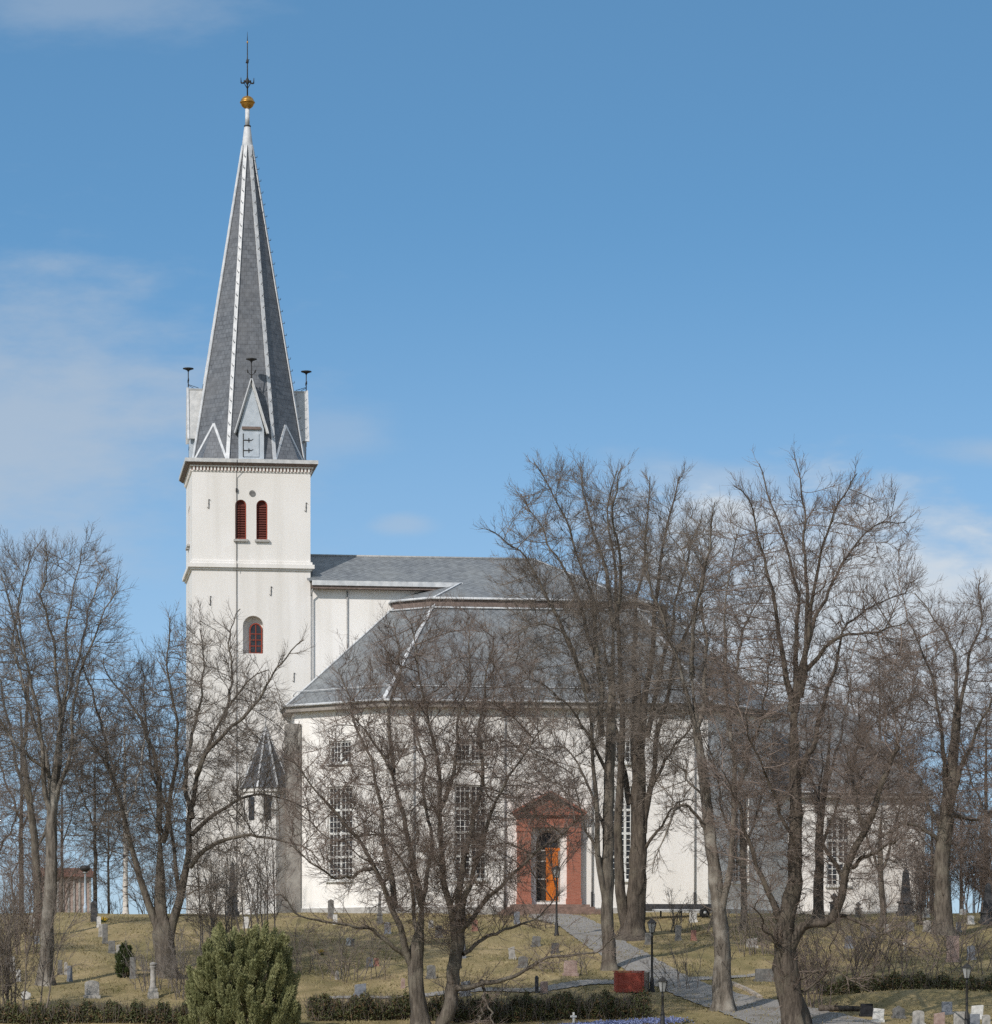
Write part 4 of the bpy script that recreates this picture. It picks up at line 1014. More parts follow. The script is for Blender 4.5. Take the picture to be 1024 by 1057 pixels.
# ------------------------------------------------------------------ bare shrubs
def shrub(label, px, py, wpx, hpx, seed, n=14, twig='twig', dens=1.0, name='bare_shrub', D=None, group='leafless shrubs on the slope', up=.06):
    rng = np.random.default_rng(seed)
    if D is None: g = ground_hit(px, py)
    else: x = (px-CX)/FPX*D; g = Vector((x, D, float(gz(x, D))))
    s = g.y/FPX; w, h = wpx*s, hpx*s; sh = np.array(g)
    LP, LR, LL = [], [], []
    for k in range(n):
        bx, by = rng.normal(0, w*.22), rng.normal(0, .5)
        st = np.array([g.x+bx, g.y+by, float(gz(g.x+bx, g.y+by))-.1]); hh = h*rng.uniform(.55, 1.0)
        en = st+np.array([bx*.7+rng.normal(0, w*.22), by+rng.normal(0, w*.18), hh])
        c = curve([st, (st+en)/2+np.array([-.1*(en-st)[0], 0, .1*hh]), en], 14, rng, .05); LP.append(c); LR.append(np.linspace(.028, .009, 14)*(h/6+.5)); LL.append(hh)
    P0, R0, L0 = np.array(LP), np.array(LR), np.array(LL)
    P1, R1, Le1 = spawn(rng, P0, R0, L0, .22/dens, .12, .75, .36, 6, .6, up, .14, rmax=.018, rmin=.009, lmin=.4, lmax=2)
    P2, R2, Le2 = spawn(rng, P1, R1, Le1, .17/dens, .1, .8, .5, 4, .7, up, .14, rmax=.011, rmin=.0072, lmin=.2, lmax=.9)
    o = build_tubes([(P0-sh, R0, 5), (P1-sh, R1, 4), (P2-sh, R2, 3)], name, M[twig]); o.location = g
    tag(o, label, 'shrub', group); return o
shrub('tangled bare shrub in the lower left corner', 8, 1040, 80, 150, 51, 18, 'twig', D=168)
shrub('bare shrub left of the mottled trunk at the left edge', 20, 985, 60, 110, 52, 14, 'twig_red')
shrub('tall bare shrub in front of the tower base left of the dark pillar', 222, 985, 50, 120, 53, 9, 'twig_grey')
shrub('tall thin bare shrub under the stair turret', 268, 970, 60, 130, 54, 10, 'twig_grey')
shrub('bare shrub close by the big olive conifer on its left', 190, 1030, 60, 75, 55, 14, 'twig_grey')
shrub('low bare shrub right of the big olive conifer', 318, 1005, 90, 60, 56, 18, 'twig')
shrub('bare shrub at the foot of the multi-stemmed tree', 160, 1022, 60, 55, 57, 12, 'twig_grey')
shrub('bare shrub below the portal steps', 560, 958, 60, 28, 58, 16, 'twig_red', dens=1.6)
shrub('bare shrub leaning over the path near the red box', 700, 1022, 46, 52, 59, 10, 'twig')
shrub('reddish bare shrub right of the gnarled tree', 880, 1012, 90, 80, 60, 20, 'twig_red')
shrub('bare shrub on the bank midway to the lantern', 930, 1008, 90, 62, 61, 18, 'twig_red')
shrub('bare shrub on the bank behind the right lantern', 1000, 1004, 80, 52, 62, 16, 'twig')
shrub('bare shrub left of the gnarled tree trunk', 780, 985, 50, 70, 63, 14, 'twig')
shrub('reddish bare shrub in front of the chancel corner', 956, 955, 60, 60, 64, 16, 'twig_red', dens=1.3)
shrub('bare shrub between the massive stems and the pale trunk', 706, 962, 60, 50, 65, 16, 'twig')

shrub('tall reddish thicket at the right frame edge behind the obelisk', 1010, 0, 70, 110, 66, 20, 'twig_red', dens=1.3, D=228)
shrub('tall reddish thicket between the chancel corner and the right tree', 966, 0, 50, 105, 67, 16, 'twig_red', dens=1.3, D=230)
shrub('greyish thicket on the crest left of the pink building', 40, 0, 60, 80, 68, 16, 'twig_red', dens=1.2, D=228)
shrub('greyish thicket on the crest between birch and tower', 160, 0, 56, 55, 69, 16, 'twig_grey', dens=1.2, D=240)
shrub('low thicket on the crest under the birch', 118, 0, 30, 34, 70, 10, 'twig_grey', dens=1.2, D=240)
shrub('wide bare thicket above the right hedge', 905, 990, 110, 60, 73, 22, 'twig', dens=1.2)
shrub('bare thicket above the right hedge near the frame edge', 985, 985, 90, 50, 74, 18, 'twig_red', dens=1.2)
shrub('low twiggy brush on the lawn left of the twin-trunk tree', 362, 1012, 90, 58, 76, 20, 'twig')
shrub('low twiggy brush on the lawn between twin-trunk tree and path', 585, 1004, 90, 44, 77, 18, 'twig')
shrub('bare brush growing in front of the long hedge', 500, 1050, 110, 50, 78, 18, 'twig')
shrub('straggly bare shrub at the foot of the gnarled tree', 842, 1040, 60, 90, 75, 14, 'twig_red')
# ------------------------------------------------------------------ leafy plants
def leaves(rng, C, size, N_dir=None, asp=2.2, spread=1.0):
    """one small quad per centre C (K,3); long axis along N_dir"""
    K = len(C); d = unit((N_dir if N_dir is not None else 0)+spread*rng.normal(0, 1, (K, 3))); q = rng.normal(0, 1, (K, 3)); u = unit(np.cross(d, q))
    s = size*rng.uniform(.6, 1.3, K)[:, None]
    a = C-d*s*asp/2; b_ = C+d*s*asp/2
    V_ = np.stack([a-u*s*.35, a+u*s*.35, b_+u*s*.2, b_-u*s*.2], 1).reshape(-1, 3); F_ = np.arange(4*K).reshape(-1, 4); return V_, F_
def conifer(name, label, px, base_py, top_py, prof, D, seed, ntuft, per, mat, tuft_len, tuft_r, size, cat='shrub'):
    rng = np.random.default_rng(seed); s = D/FPX; x = (px-CX)/FPX*D; z0 = float(gz(x, D)); zt = (YH-top_py)*s
    root = empty(name, (x, D, z0)); tag(root, label, cat)
    H = zt-z0; C, Dr = [], []
    for k in range(ntuft):
        t = rng.uniform(.0, 1)**1.0*.92; rad = np.interp(t, prof[0], prof[1])*s; th = rng.uniform(0, 2*np.pi); rr = rad*rng.uniform(.62, 1.0)
        base = np.array([rr*np.cos(th), rr*np.sin(th)*.9, t*H]); out = np.array([np.cos(th)*.32, np.sin(th)*.32, 1.0])+rng.normal(0, .10, 3); out /= np.linalg.norm(out)
        L_ = tuft_len*rng.uniform(.6, 1.25); tt = rng.uniform(0, 1, per); rt = tuft_r*(np.sin(np.pi*(.12+.80*tt))**.7)*rng.uniform(.5, 1, per)
        u = np.cross(out, [0.3, .8, .1]); u /= np.linalg.norm(u); v = np.cross(out, u); aa = rng.uniform(0, 2*np.pi, per)
        c = base+out*(tt*L_)[:, None]+(u*np.cos(aa)[:, None]+v*np.sin(aa)[:, None])*rt[:, None]; C.append(c); Dr.append(np.broadcast_to(out*1.6, c.shape)+(u*np.cos(aa)[:, None]+v*np.sin(aa)[:, None])*.9)
    C = np.concatenate(C); Dr = np.concatenate(Dr); C[:, 2] = np.maximum(C[:, 2], .02)
    V_, F_ = leaves(rng, C, size, Dr, 2.6, .35); mesh_np('foliage', V_, F_, M[mat], root)
    st = MB(); st.bar((0, 0, -.2), (0, 0, H*.8), .16, 8, .04)
    for k in range(16):
        a = rng.uniform(0, 6.28); z = H*rng.uniform(.05, .6); r = np.interp(z/H, prof[0], prof[1])*s*.8; st.bar((0, 0, z), (r*math.cos(a), r*math.sin(a), z+r*.9), .05, 5, .02)
    st.build('stem', M['bark_dark'], root)
    return root
conifer('juniper_bush', 'large rounded olive green conifer bush with upright tufts at the bottom left', 252, 1066, 970, ([0, .1, .35, .6, .8, .95, 1.0], [60, 60, 54, 47, 38, 24, 10]), 159, 71, 330, 480, 'leaf_olive', 1.05, .20, .046)
pc = ground_hit(129, 1009)
conifer('dwarf_conifer', 'small dark green cone-shaped conifer among the left gravestones', 129, 1009, 976, ([0, .15, .4, .7, .95, 1.0], [8.5, 10, 8.5, 5.5, 1.5, .5]), pc.y, 72, 130, 70, 'leaf_cone', .38, .09, .035)
def hedge(label, path, hgt, wid, seed, nl, mats=('leaf_dark', 'leaf_brown'), D=None, name='hedge', twig='twig'):
    rng = np.random.default_rng(seed); P = smooth_poly([(W(p, 0, d)[0], d) for p, d in path], 60); c = P.mean(0); z0 = float(gz(*c)); base = np.array([c[0], c[1], z0])
    root = empty(name, base); tag(root, label, 'hedge', 'clipped hedges along the lawn')
    def pts(K, tops=False):
        i = rng.uniform(0, 58.99, K); k = i.astype(int); q = P[k]+(P[k+1]-P[k])*(i-k)[:, None]; t = P[k+1]-P[k]; nrm = np.stack([-t[:, 1], t[:, 0]], 1); nrm /= np.linalg.norm(nrm, axis=1, keepdims=True)
        hv = hgt*(1+.22*np.sin(i*.9+seed)+.12*np.sin(i*2.7)); a = rng.uniform(0, np.pi, K); rr = rng.uniform(.55, 1.05, K)
        xy = q+nrm*(np.cos(a)*wid/2*rr)[:, None]; z = np.sin(a)**.6*hv*rr*rng.uniform(.5, 1, K)**.4
        return np.stack([xy[:, 0], xy[:, 1], gz(xy[:, 0], xy[:, 1])+z], 1)
    for mt, fr in zip(mats, (1.0, .35)):
        V_, F_ = leaves(rng, pts(int(nl*fr))-base, .075, None, 1.6, 1); mesh_np('foliage' if mt == mats[0] else 'withered_foliage', V_, F_, M[mt], root)
    K = int(nl*.06); a = pts(K); a[:, 2] = gz(a[:, 0], a[:, 1]); d = np.stack([rng.normal(0, .25, K), rng.normal(0, .25, K), np.full(K, 1.)], 1)
    tt = np.linspace(0, 1, 4)[None, :, None]; Pn = a[:, None, :]+d[:, None, :]*tt*hgt*rng.uniform(.7, 1.15, K)[:, None, None]+rng.normal(0, .04, (K, 4, 3))
    build_tubes([(Pn-base, np.broadcast_to(np.linspace(.016, .008, 4), (K, 4)), 3)], 'stems', M[twig], root)
    return root
hedge('long dark green hedge running across the front below the lawn path', [(318, 167), (420, 167.2), (520, 167.2), (610, 168.0), (668, 168.6)], 1.05, 2.2, 81, 24000)
hedge('low dark hedge in the lower left below the gravestones', [(-20, 166.5), (90, 166.5), (200, 166.5)], .85, 1.8, 82, 14000)
hedge('ragged evergreen hedge along the bank at the right', [(845, 176.0), (920, 176.5), (1060, 178)], .75, 1.4, 83, 9000)

# flowers
rng = np.random.default_rng(5)
K = 5200; px = rng.uniform(540, 700, K)+rng.normal(0, 8, K); D_ = 164.3+.9*np.sin(px*.03)+rng.normal(0, .45, K)+(px-620)*.006; X = (px-CX)/FPX*D_
C = np.stack([X, D_, gz(X, D_)+rng.uniform(.06, .2, K)], 1); V_, F_ = leaves(rng, C, .07, None, 1.1, 1)
o = mesh_np('scilla_flowers', V_, F_, M['scilla']); o['kind'] = 'stuff'; o['label'] = 'carpet of small blue spring flowers below the hedge'; o['category'] = 'flowers'

K = 60000; D_ = 162+56*rng.uniform(0, 1, K)**1.1; X = rng.uniform(-27, 27, K)*D_/180
patch = np.sin(X*.9+1)*np.sin(D_*.5)+.6*np.sin(X*2.3+D_*.9); keep = rng.uniform(-1.3, 1.4, K) < patch; X, D_ = X[keep], D_[keep]
C = np.stack([X, D_, gz(X, D_)+.04], 1); V_, F_ = leaves(rng, C, .055, np.array([0, 0, 1.]), 3.0, .7)
o = mesh_np('grass', V_, F_, mottled('dry_grass_blades', (.12, .11, .04), (.36, .30, .16), .6, .9, bmp=0)); o['kind'] = 'stuff'; o['label'] = 'dry straw coloured grass tufts on the churchyard slope'; o['category'] = 'grass'
# ------------------------------------------------------------------ gravestones
GG = 'gravestones on the churchyard slope'
def prof_slab(w, h, top):
    r = w/2
    if top == 'round': return [(-r, 0), (r, 0), (r, h-r*.45)]+[(r*math.cos(a), h-r*.45+r*.45*math.sin(a)) for a in np.linspace(.25, math.pi-.25, 9)]+[(-r, h-r*.45)]
    if top == 'point': return [(-r, 0), (r, 0), (r, h-r*.6), (0, h), (-r, h-r*.6)]
    if top == 'rough': return [(-r, 0), (r, 0), (r*.94, h*.55), (r*.99, h*.9), (r*.4, h), (-r*.2, h*.94), (-r*.85, h*.98), (-r, h*.6)]
    if top == 'slope': return [(-r, 0), (r, 0), (r*.98, h), (-r*.96, h*.86)]
    return [(-r, 0), (r, 0), (r*.97, h), (-r*.97, h)]
def stone(label, px, top, base, w, mat, kind='flat', tilt=0, rz=0, cat='gravestone', name='gravestone'):
    g = ground_hit(px, min(base, 1056)) if base <= 1056 else None
    if g is None:
        D = 166.2-(base-1056)*.22; x = (px-CX)/FPX*D; g = Vector((x, D, float(gz(x, D))))
    s = g.y/FPX; h = (base-top)*s; w = w*s; t = max(.14, min(.24, w*.3))
    root = empty(name, g, R(8)+rz); tag(root, label, cat, GG); m = M[mat]
    if kind in ('flat', 'round', 'point', 'rough', 'slope'):
        pb = min(.14, h*.18)
        b = MB(); b.box(-w*.58, w*.58, -t*.95, t*.95, -.15, pb); b.build('plinth', m, root, .012)
        p = prof_slab(w, h-pb, kind); n = len(p); b = MB(); b.add([(x, y, z+pb) for y in (-t/2, t/2) for x, z in p], [tuple(range(n)), tuple(reversed(range(n, 2*n)))]+[(i, n+i, n+(i+1) % n, (i+1) % n) for i in range(n)])
        o = b.build('slab', m, root, .018); o.rotation_euler = (R(random.uniform(-2, 2)), R(tilt), 0)
    elif kind == 'obelisk':
        ph = h*.30; b = MB(); sq = lambda q: [(-q, -q), (q, -q), (q, q), (-q, q)]
        b.prism(sq(w*.56), -.15, ph*.3); b.frust(sq(w*.44), ph*.3+.002, sq(w*.42), ph*.86); b.prism(sq(w*.52), ph*.862, ph); b.build('pedestal', m, root)
        b = MB(); b.frust(sq(w*.32), ph+.002, sq(w*.17), h*.93); b.frust(sq(w*.17), h*.931, sq(.01), h); b.build('shaft', m, root)
    elif kind == 'column':
        b = MB(); b.box(-w*.5, w*.5, -w*.5, w*.5, -.15, h*.16); b.box(-w*.42, w*.42, -w*.42, w*.42, h*.162, h*.26); b.build('base', m, root, .015)
        b = MB(); b.lathe([(w*.36, h*.262), (w*.33, h*.3), (w*.28, h*.34), (w*.25, h*.82), (w*.3, h*.85), (w*.34, h*.88)], n=14); b.build('shaft', m, root)
        b = MB(); b.lathe([(w*.2, h*.881), (w*.34, h*.92), (w*.3, h*.97), (w*.06, h)], n=14); b.build('cap', m, root)
    elif kind == 'urn':
        b = MB(); b.box(-w*.5, w*.5, -w*.5, w*.5, -.15, h*.12); b.box(-w*.36, w*.36, -w*.36, w*.36, h*.122, h*.55); b.box(-w*.46, w*.46, -w*.46, w*.46, h*.552, h*.62); b.build('pedestal', m, root, .012)
        b = MB(); b.lathe([(w*.16, h*.621), (w*.1, h*.68), (w*.34, h*.8), (w*.38, h*.88), (w*.22, h*.92), (w*.06, h)], n=16); b.build('urn', m, root)
    elif kind == 'cross':
        q = max(.05, w*.16); b = MB(); b.box(-q, q, -q*.7, q*.7, -.1, h); b.box(-w*.5, -q-.001, -q*.65, q*.65, h*.62, h*.62+2*q); b.box(q+.001, w*.5, -q*.65, q*.65, h*.62, h*.62+2*q); b.build('cross', m, root, .008)
        b = MB(); b.box(-w*.4, w*.4, -w*.3, w*.3, -.15, .1); b.build('plinth', M['stone_grey'], root, .012)
    elif kind == 'post':
        b = MB(); b.box(-w*.5, w*.5, -w*.5, w*.5, -.1, h*.9); b.frust([(-w*.5, -w*.5), (w*.5, -w*.5), (w*.5, w*.5), (-w*.5, w*.5)], h*.901, [(-w*.2, -w*.2), (w*.2, -w*.2), (w*.2, w*.2), (-w*.2, w*.2)], h); b.build('post', m, root)
    elif kind == 'boulder':
        bm = bmesh.new(); bmesh.ops.create_icosphere(bm, subdivisions=3, radius=.5); rg_ = random.Random(int(px*7))
        ph = [rg_.uniform(0, 6) for _ in range(3)]
        for v in bm.verts:
            k = 1+.12*math.sin(v.co.x*7+ph[0])+.10*math.sin(v.co.y*8+ph[1])+.1*math.sin(v.co.z*9+ph[2]); c = v.co*k
            v.co = (max(-.42, min(.42, c.x))*w*1.2, max(-.36, min(.36, c.y))*w*.8, (max(-.4, min(.42, c.z))+.38)*h*1.25)
        me = bpy.data.meshes.new('boulder'); bm.to_mesh(me); bm.free(); me.materials.append(m); o = bpy.data.objects.new('boulder', me); COL.objects.link(o); o.parent = root
        b = MB(); b.box(-w*.45, w*.45, -w*.3, w*.3, -.15, .05); b.build('plinth', M['stone_grey'], root, .012)
    return root
random.seed(3)
exec(compile(r'''
S = stone
S('dark granite pillar stone at the crest below the pale lamp post', 97, 930, 951, 7, 'stone_dark', 'post')
S('small white stone with yellow flowers near the crest', 102, 946, 957, 4.5, 'stone_white', 'round')
S('short grey stone squeezed between white stone and tall narrow stone', 104, 954, 967, 4.5, 'stone_light')
S('tall narrow grey stone third down the left row', 108.5, 953, 974, 5.5, 'stone_grey', 'point')
S('squat grey stone casting a shadow in the middle of the left row', 115.5, 971, 984, 7, 'stone_grey')
S('pale upright stone touching the dark dwarf conifer on its left', 123, 975, 994, 6, 'stone_light', 'round')
S('dark stone pressed against the right side of the dwarf conifer', 137, 988, 1010, 6, 'stone_grey')
S('pale lichen-covered column monument left of the multi-stemmed tree', 158, 993, 1030, 11, 'stone_light', 'column')
S('wide rounded grey slab standing alone at the bottom left lawn', 95, 1012, 1030, 15, 'stone_light', 'round')
S('slim grey stone right beside the mottled trunk', 62, 991, 1006, 5, 'stone_grey')
S('tiny pale stone between the mottled trunk and the bluish stone', 68, 993, 1006, 3.5, 'stone_light', 'point')
S('bluish narrow stone right of the mottled trunk', 72, 997, 1013, 5.5, 'stone_blue')
S('little white figure-like stone among the bare shrub at left', 19, 1000, 1013, 5, 'stone_white', 'point')
S('pale stone half behind twigs left of the white figure stone', 13, 987, 1003, 5, 'stone_light', 'round')
S('bluish grey stone at the far left among twigs', 7, 989, 1002, 5, 'stone_blue')
S('low pale boulder stone at the lower left near the hedge', 27, 1023, 1032, 10, 'stone_white', 'boulder')
S('grey stone high on the slope left of the slim dark trunk', 33, 945, 958, 5, 'stone_light')
S('light bluish stone below the crest left of the mottled trunk', 38, 966, 974, 6, 'stone_blue', 'round')
S('dark pointed obelisk in front of the tower between tall shrubs', 240, 889, 946, 12, 'stone_dark', 'obelisk')
S('white speckled stone just above the olive conifer bush', 254, 946, 958, 6, 'stone_white', 'rough')
S('grey obelisk-like stone in front of the left nave corner', 341.5, 928, 948, 6, 'stone_grey', 'point')
S('small white stone beside the grey pointed stone at the nave corner', 346, 944, 954, 4.5, 'stone_white')
S('tall thin grey pillar before the white wall under the left window', 392, 921, 953, 6, 'stone_grey', 'obelisk')
S('bluish grey slab seen behind the left limbs of the twin-trunk tree', 400, 952, 964, 6.5, 'stone_blue', 'round')
S('small white stone with dark edge on the slope left of the twin-trunk tree', 359.5, 968, 976, 4.5, 'stone_white', 'flat', 3)
S('dark companion stone touching the small white stone', 364, 969, 977, 4, 'stone_grey')
S('bluish white low stone above the long shadows', 381.5, 988, 998, 6.5, 'stone_blue', 'round')
S('small reddish low stone next to the bluish white one', 388.5, 989, 997, 5, 'stone_red')
S('wide bluish slab by the hedge left of the twin-trunk tree', 372, 1015, 1028, 12, 'stone_blue', 'slope')
S('tiny grey stone left of the bluish slabs near the low shrub', 348, 1002, 1011, 4, 'stone_light', 'point')
S('pale stone near the wall behind the fork of the twin-trunk tree', 445, 950, 958, 5, 'stone_light', 'round')
S('grey slab behind the second trunk of the twin-trunk tree', 453, 955, 968, 7, 'stone_grey', 'round')
S('bluish stone right of the second trunk midway up the lawn', 477, 975, 989, 7, 'stone_blue')
S('bluish slab by the hedge right of the twin-trunk tree', 480.5, 1012, 1028, 10, 'stone_blue', 'slope')
S('brownish stone near the nave wall right of the twin trunks', 490, 949, 961, 6, 'stone_red', 'rough')
S('grey stone framed between the two trunks', 445, 996, 1010, 9, 'stone_grey', 'round')
S('small pale stone with reddish foot left of the twin trunks at the path', 416, 1010, 1020, 4, 'stone_pink')
S('bluish upright stone at the left foot of the portal steps', 533.5, 941, 954, 6, 'stone_blue')
S('rough grey stone on the lawn below the portal', 553, 966, 977, 9, 'stone_grey', 'rough', 6)
S('pale leaning stone on the middle lawn', 529, 977, 990, 6.5, 'stone_light', 'slope', -6)
S('wide dark-edged grey stone low on the middle lawn', 540, 987, 999, 10, 'stone_grey', 'round')
S('dark low stone under the path edge below the portal', 573, 973, 984, 8, 'stone_dark', 'rough')
S('square broken pink granite block beside the path', 589, 991, 1007, 14, 'stone_pink', 'rough')
S('thin dark post stone at the end of the hedge path', 554, 1007, 1025, 3.5, 'stone_dark', 'post', cat='post', name='stone_post')
S('small rounded pink boulder stone next to the thin dark post', 561.5, 1013, 1026, 8, 'stone_pink', 'boulder')
S('bright white cross at the very bottom among blue flowers', 592, 1050, 1064, 6.5, 'stone_white', 'cross')
S('small reddish stone on the slope behind the red box', 716, 960, 971, 5.5, 'stone_red')
S('white stone beside the pale rail of the dark cart', 715.6, 941, 952, 7.5, 'stone_white')
S('grey stone left of the small reddish stone', 700, 955, 971, 6, 'stone_grey', 'round')
S('dim grey stone close by the lamp pole right of the path', 669, 963, 975, 6, 'stone_grey')
S('pale wide slab right of the pale grey trunk', 776, 968, 978, 11, 'stone_light', 'slope')
S('wide dark grey block left of the gnarled trunk', 789, 1000, 1013, 19, 'stone_grey')
S('tall dark obelisk on a stepped pedestal before the chancel corner', 935, 896, 945, 15, 'stone_dark', 'obelisk')
S('tall dark obelisk cut by the right frame edge', 1020, 911, 954, 15, 'stone_dark', 'obelisk')
S('dark urn monument in front of the chancel window', 861, 922, 945, 10, 'stone_dark', 'urn')
S('grey pedestal urn right of the dark urn monument', 886, 931, 947, 8, 'stone_grey', 'urn')
S('dark stone with a white face at the chancel corner', 956, 937, 947, 7, 'stone_white', 'flat')
S('whitish rounded stone left of the right-edge obelisk', 1002, 945, 954, 7, 'stone_white', 'round')
S('low white stone far up the right crest', 994, 938, 944, 6, 'stone_white', 'slope')
S('grey narrow stone below the urn monuments', 901, 956, 968, 6, 'stone_grey', 'round')
S('small grey stone right of the narrow stone below the urns', 915, 954, 962, 5, 'stone_light')
S('grey stone at the top of the slope left of the narrow stone', 891, 952, 961, 5, 'stone_grey')
S('grey stone on the slope beneath the chancel corner obelisk', 940, 951, 961, 6.5, 'stone_grey', 'point')
S('paired grey stone left of the broad right tree trunk', 957, 950, 962, 8, 'stone_light', 'round')
S('bluish narrow stone right of the broad right tree trunk', 989.5, 952, 962, 5.5, 'stone_blue')
S('bluish rounded stone on the slope right of the gnarled tree', 876, 966, 979, 8, 'stone_blue', 'round')
S('tall pinkish stone below the broad right tree', 983.5, 966, 993, 13, 'stone_pink', 'flat')
S('purplish grey stone right of the tall pinkish stone', 1002.5, 976, 991, 8.5, 'stone_blue', 'round')
S('small white cross on the slope above the bank', 934, 971, 982, 4.5, 'stone_white', 'cross')
S('black polished slab behind the tilted white stone at lower right', 894.5, 1036, 1049, 13, 'stone_black')
S('clean white tilted slab at lower right', 906, 1041, 1055, 11.5, 'stone_white', 'flat', 5)
S('plain grey slab right of the tilted white slab', 927.5, 1038, 1051, 12.5, 'stone_grey', 'point')
S('grey rounded slab with pale face at the bottom right', 948, 1046, 1062, 12, 'stone_light', 'round')
S('brown and white streaked stone between rounded slab and lantern', 969.5, 1047, 1062, 11.5, 'stone_pink', 'slope')
S('bluish slab standing behind the streaked stone', 977.5, 1034, 1047, 11, 'stone_blue')
S('pale slab directly left of the right lantern post', 991, 1046, 1062, 13.5, 'stone_light')
S('pale tilted slab right of the right lantern post', 1008, 1037, 1052, 12.5, 'stone_white', 'slope', 4)
S('bluish low slab in front of the pale tilted slab', 1006, 1049, 1063, 11, 'stone_blue', 'flat')
S('small pale stone at the bottom right corner', 1018, 1050, 1063, 8.5, 'stone_light', 'round')
''', 'stones', 'exec'))

# ------------------------------------------------------------------ street furniture
def lantern_post(label, px, top, base, D=None, style='lantern', pole='iron', grp='lamp posts of the churchyard'):
    if D is None: g = ground_hit(px, base)
    else: x = (px-CX)/FPX*D; g = Vector((x, D, float(gz(x, D))))
    s = g.y/FPX; h = (YH-top)*s-g.z
    root = empty('lamp_post', g, R(20)); tag(root, label, 'street lamp', grp)
    if style == 'lantern':
        b = MB(); b.lathe([(.16, -.2), (.16, .1), (.12, .18), (.10, .7), (.065, .8), (.055, h-1.0), (.08, h-.98), (.05, h-.9), (.05, h-.74)], n=12); b.build('pole', M[pole], root)
        b = MB(); q = lambda r: [(r*math.cos(R(60*k)), r*math.sin(R(60*k))) for k in range(6)]
        b.frust(q(.13), h-.72, q(.24), h-.24); b.build('lamp_glass', M['lamp_glass'], root)
        b = MB(); b.prism(q(.15), h-.75, h-.722); b.frust(q(.30), h-.235, q(.1), h-.06); b.lathe([(.06, h-.06), (.05, h-.03), (.015, h)], n=8)
        for k in range(6):
            a, c = q(.14)[k], q(.25)[k]; b.bar((*a, h-.72), (*c, h-.235), .014, 4)
        b.build('lantern_frame', M['iron'], root)
    else:
        b = MB(); b.lathe([(.12, -.2), (.12, .5), (.075, .55), (.06, h-.5), (.09, h-.48), (.07, h-.4)], n=12); b.build('pole', M[pole], root)
        b = MB(); b.lathe([(.10, h-.44), (.30, h-.34), (.36, h-.2), (.30, h-.06), (.05, h)], n=16); b.build('lamp_head', M['iron'], root)
        b = MB(); b.lathe([(.02, h-.56), (.14, h-.52), (.16, h-.445)], n=12); b.build('lamp_glass', M['lamp_glass'], root)
    return root
lantern_post('pale blue lamp post with a dark round head on the left crest', 88, 893, 941, style='globe', pole='lamp_blue')
lantern_post('dark lantern post in front of the church door', 574.5, 893, 966)
lantern_post('tall thin dark lamp pole beside the red box', 673, 948, 1024)
lantern_post('black lantern post at the bottom beside the blue flowers', 684, 1008, 0, D=163.5)
lantern_post('black lantern post among the gravestones at lower right', 998, 994, 0, D=164.5)
# red box
g = ground_hit(649, 1024); s = g.y/FPX
rb = empty('storage_box', g, R(4)); tag(rb, 'weathered red wooden box standing beside the path', 'box')
w_, h_ = 29*s, 21*s
b = MB(); n = 6
for k in range(n): b.box(-w_/2, w_/2, -.45, .45, -.02+k*h_/n+(.0), (k+1)*h_/n-.025)
b.build('boards', M['red_paint'], rb)
b = MB()
for x in (-w_/2+.04, w_/2-.04): b.box(x-.06, x+.06, -.50, -.455, -.1, h_)
b.build('corner_post', M['red_paint'], rb)
b = MB(); b.add([(x, y, z) for z, e in ((h_, .06), (h_+.05, .06)) for x, y in ((-w_/2-e, -.5), (w_/2+e, -.5), (w_/2+e, .5), (-w_/2-e, .5))], [(3, 2, 1, 0), (4, 5, 6, 7)]+[(i, (i+1) % 4, 4+(i+1) % 4, 4+i) for i in range(4)]); b.build('lid', M['red_paint'], rb)
g2 = ground_hit(666.5, 1023)
sb = empty('stone_bin', g2, R(4)); tag(sb, 'pale concrete bin standing against the right side of the red box', 'bin')
b = MB(); b.lathe([(.17, -.1), (.19, 0), (.21, .95), (.23, .96), (.23, 1.02), (.16, 1.03)], n=14); b.build('bin_body', M['stone_light'], sb)
b = MB(); b.lathe([(.155, 1.0), (.15, 1.035), (.02, 1.04)], n=14); b.build('bin_lining', M['iron'], sb)
# dark cart with rail
g = ground_hit(688, 947.5); s = g.y/FPX
ct = empty('cart', g, R(6)); tag(ct, 'low dark cart with silver-hubbed wheel and pale side rail before the nave', 'cart')
b = MB(); b.box(-2.1, 2.9, -.6, .6, .45, .86); b.box(-2.25, -1.5, -.55, .55, .40, .72); b.build('cart_body', M['cart_grey'], ct, .03)
b = MB(); b.box(-1.0, 2.2, -.68, -.61, .44, .53); b.build('side_rail', M['white_metal'], ct)
for x in (-1.75, 2.3):
    b = MB(); n = 18
    b.lathe([(.18, -.09), (.33, -.09), (.34, 0), (.33, .09), (.18, .09)], n=n); w2 = b.build('wheel', M['tyre'], ct); w2.location = (x, -.72, .32); w2.rotation_euler = (R(90), 0, 0)
    b = MB(); b.lathe([(.175, -.06), (.175, .07), (.06, .1), (.05, .11)], n=n); b.build('rim', M['pale_metal'], w2)
b = MB()
for x in (-.4, .9): b.box(x-.05, x+.05, -.3, -.2, 0, .45)
b.build('support_leg', M['iron'], ct)
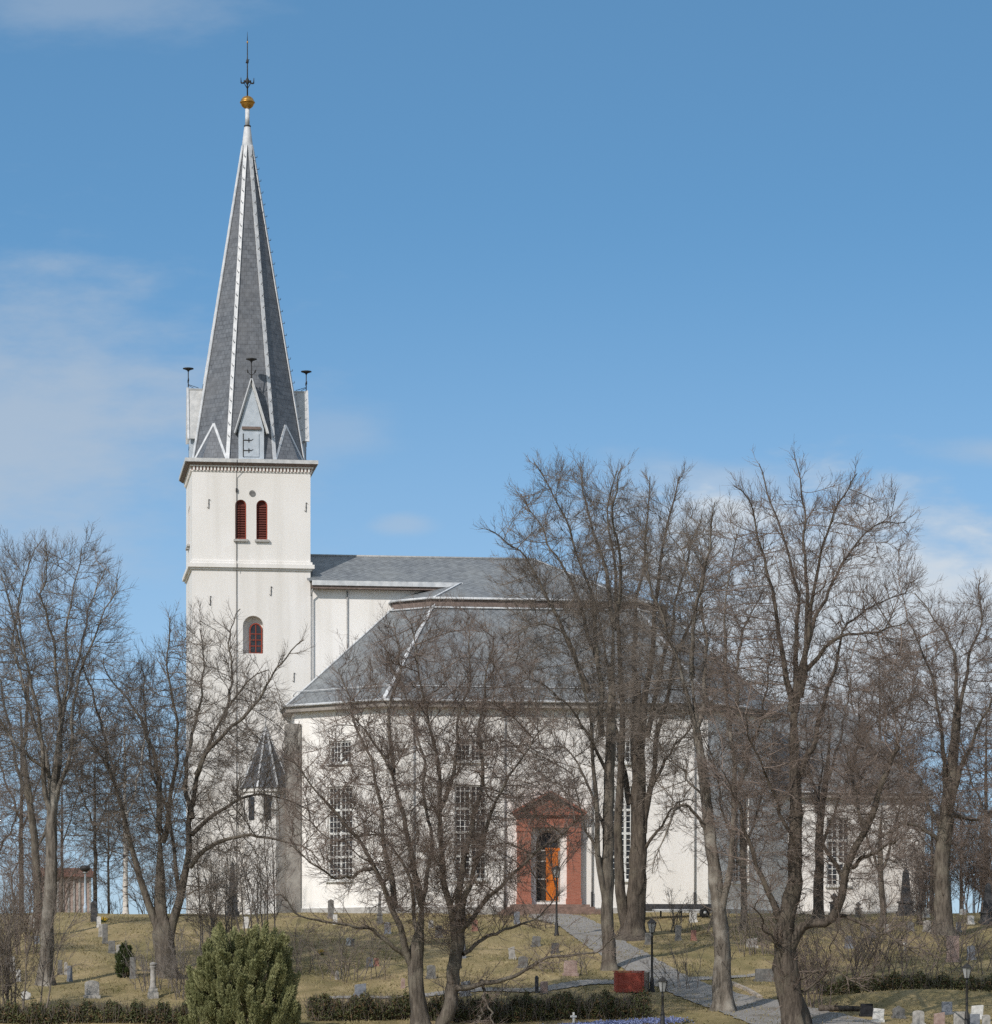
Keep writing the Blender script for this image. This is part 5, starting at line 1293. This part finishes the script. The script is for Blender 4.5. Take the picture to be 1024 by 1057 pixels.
b = MB(); b.bar((2.9, 0, .6), (3.5, 0, .5), .04, 6); b.build('drawbar', M['iron'], ct)
# bench near the bottom right bank
g = ground_hit(866, 1044); be = empty('fallen_log', g, R(3)); tag(be, 'dark fallen log lying at the foot of the right bank', 'log')
b = MB(); b.bar((-1.0, 0, .16), (1.05, .1, .14), .17, 10, .13); b.build('log', M['bark_dark'], be)
b = MB(); b.bar((-.3, 0, .2), (-.1, -.25, .42), .05, 6, .03); b.build('branch_stub', M['bark_dark'], be)
# flowers at the graves
def posy(label, px, py):
    g = ground_hit(px, py); root = empty('flower_bunch', g); tag(root, label, 'flowers', 'yellow flowers on the graves'); r = np.random.default_rng(int(px))
    C = r.normal(0, 1, (160, 3))*np.array([.11, .09, .05])+np.array([0, 0, .2]); V_, F_ = leaves(r, C, .06, None, 1.1, 1); mesh_np('petals', V_, F_, M['cloth_yellow'], root)
    C = r.normal(0, 1, (120, 3))*np.array([.1, .08, .06])+np.array([0, 0, .08]); V_, F_ = leaves(r, C, .06, np.array([0, 0, 2.]), 2.5, .6); mesh_np('leaves', V_, F_, M['leaf_cone'], root)
posy('small bunch of yellow flowers near the crest gravestones', 106.5, 952)
posy('bright yellow flowers on the slope left of the twin-trunk tree', 332, 986)
# distant building and crest stones at the left
hb = empty('farm_building', tuple(W(74, 0, 300)[:2])+(5.2,), R(14)); tag(hb, 'distant weathered pinkish wooden building with rust red roof beyond the left crest', 'building')
b = MB(); b.box(-2.4, 1.7, 0, 6, -.6, 5.5); hw_ = b.build('wall', M['pink_wall'], hb)
b = MB()
for k in range(9): x = -2.3+k*.48; b.box(x, x+.17, -.10, -.003, -.5, 5.3)
b.build('board_batten', M['stone_light'], hw_)
b = MB(); b.add([(x, y, z) for x in (-2.8, 2.1) for y, z in ((-.5, 5.45), (3, 6.35), (6.5, 5.45))], [(0, 3, 4, 1), (1, 4, 5, 2), (0, 1, 2), (5, 4, 3), (0, 2, 5, 3)]); b.build('roof', M['red_roof'], hb)
print('TREES', TREES)
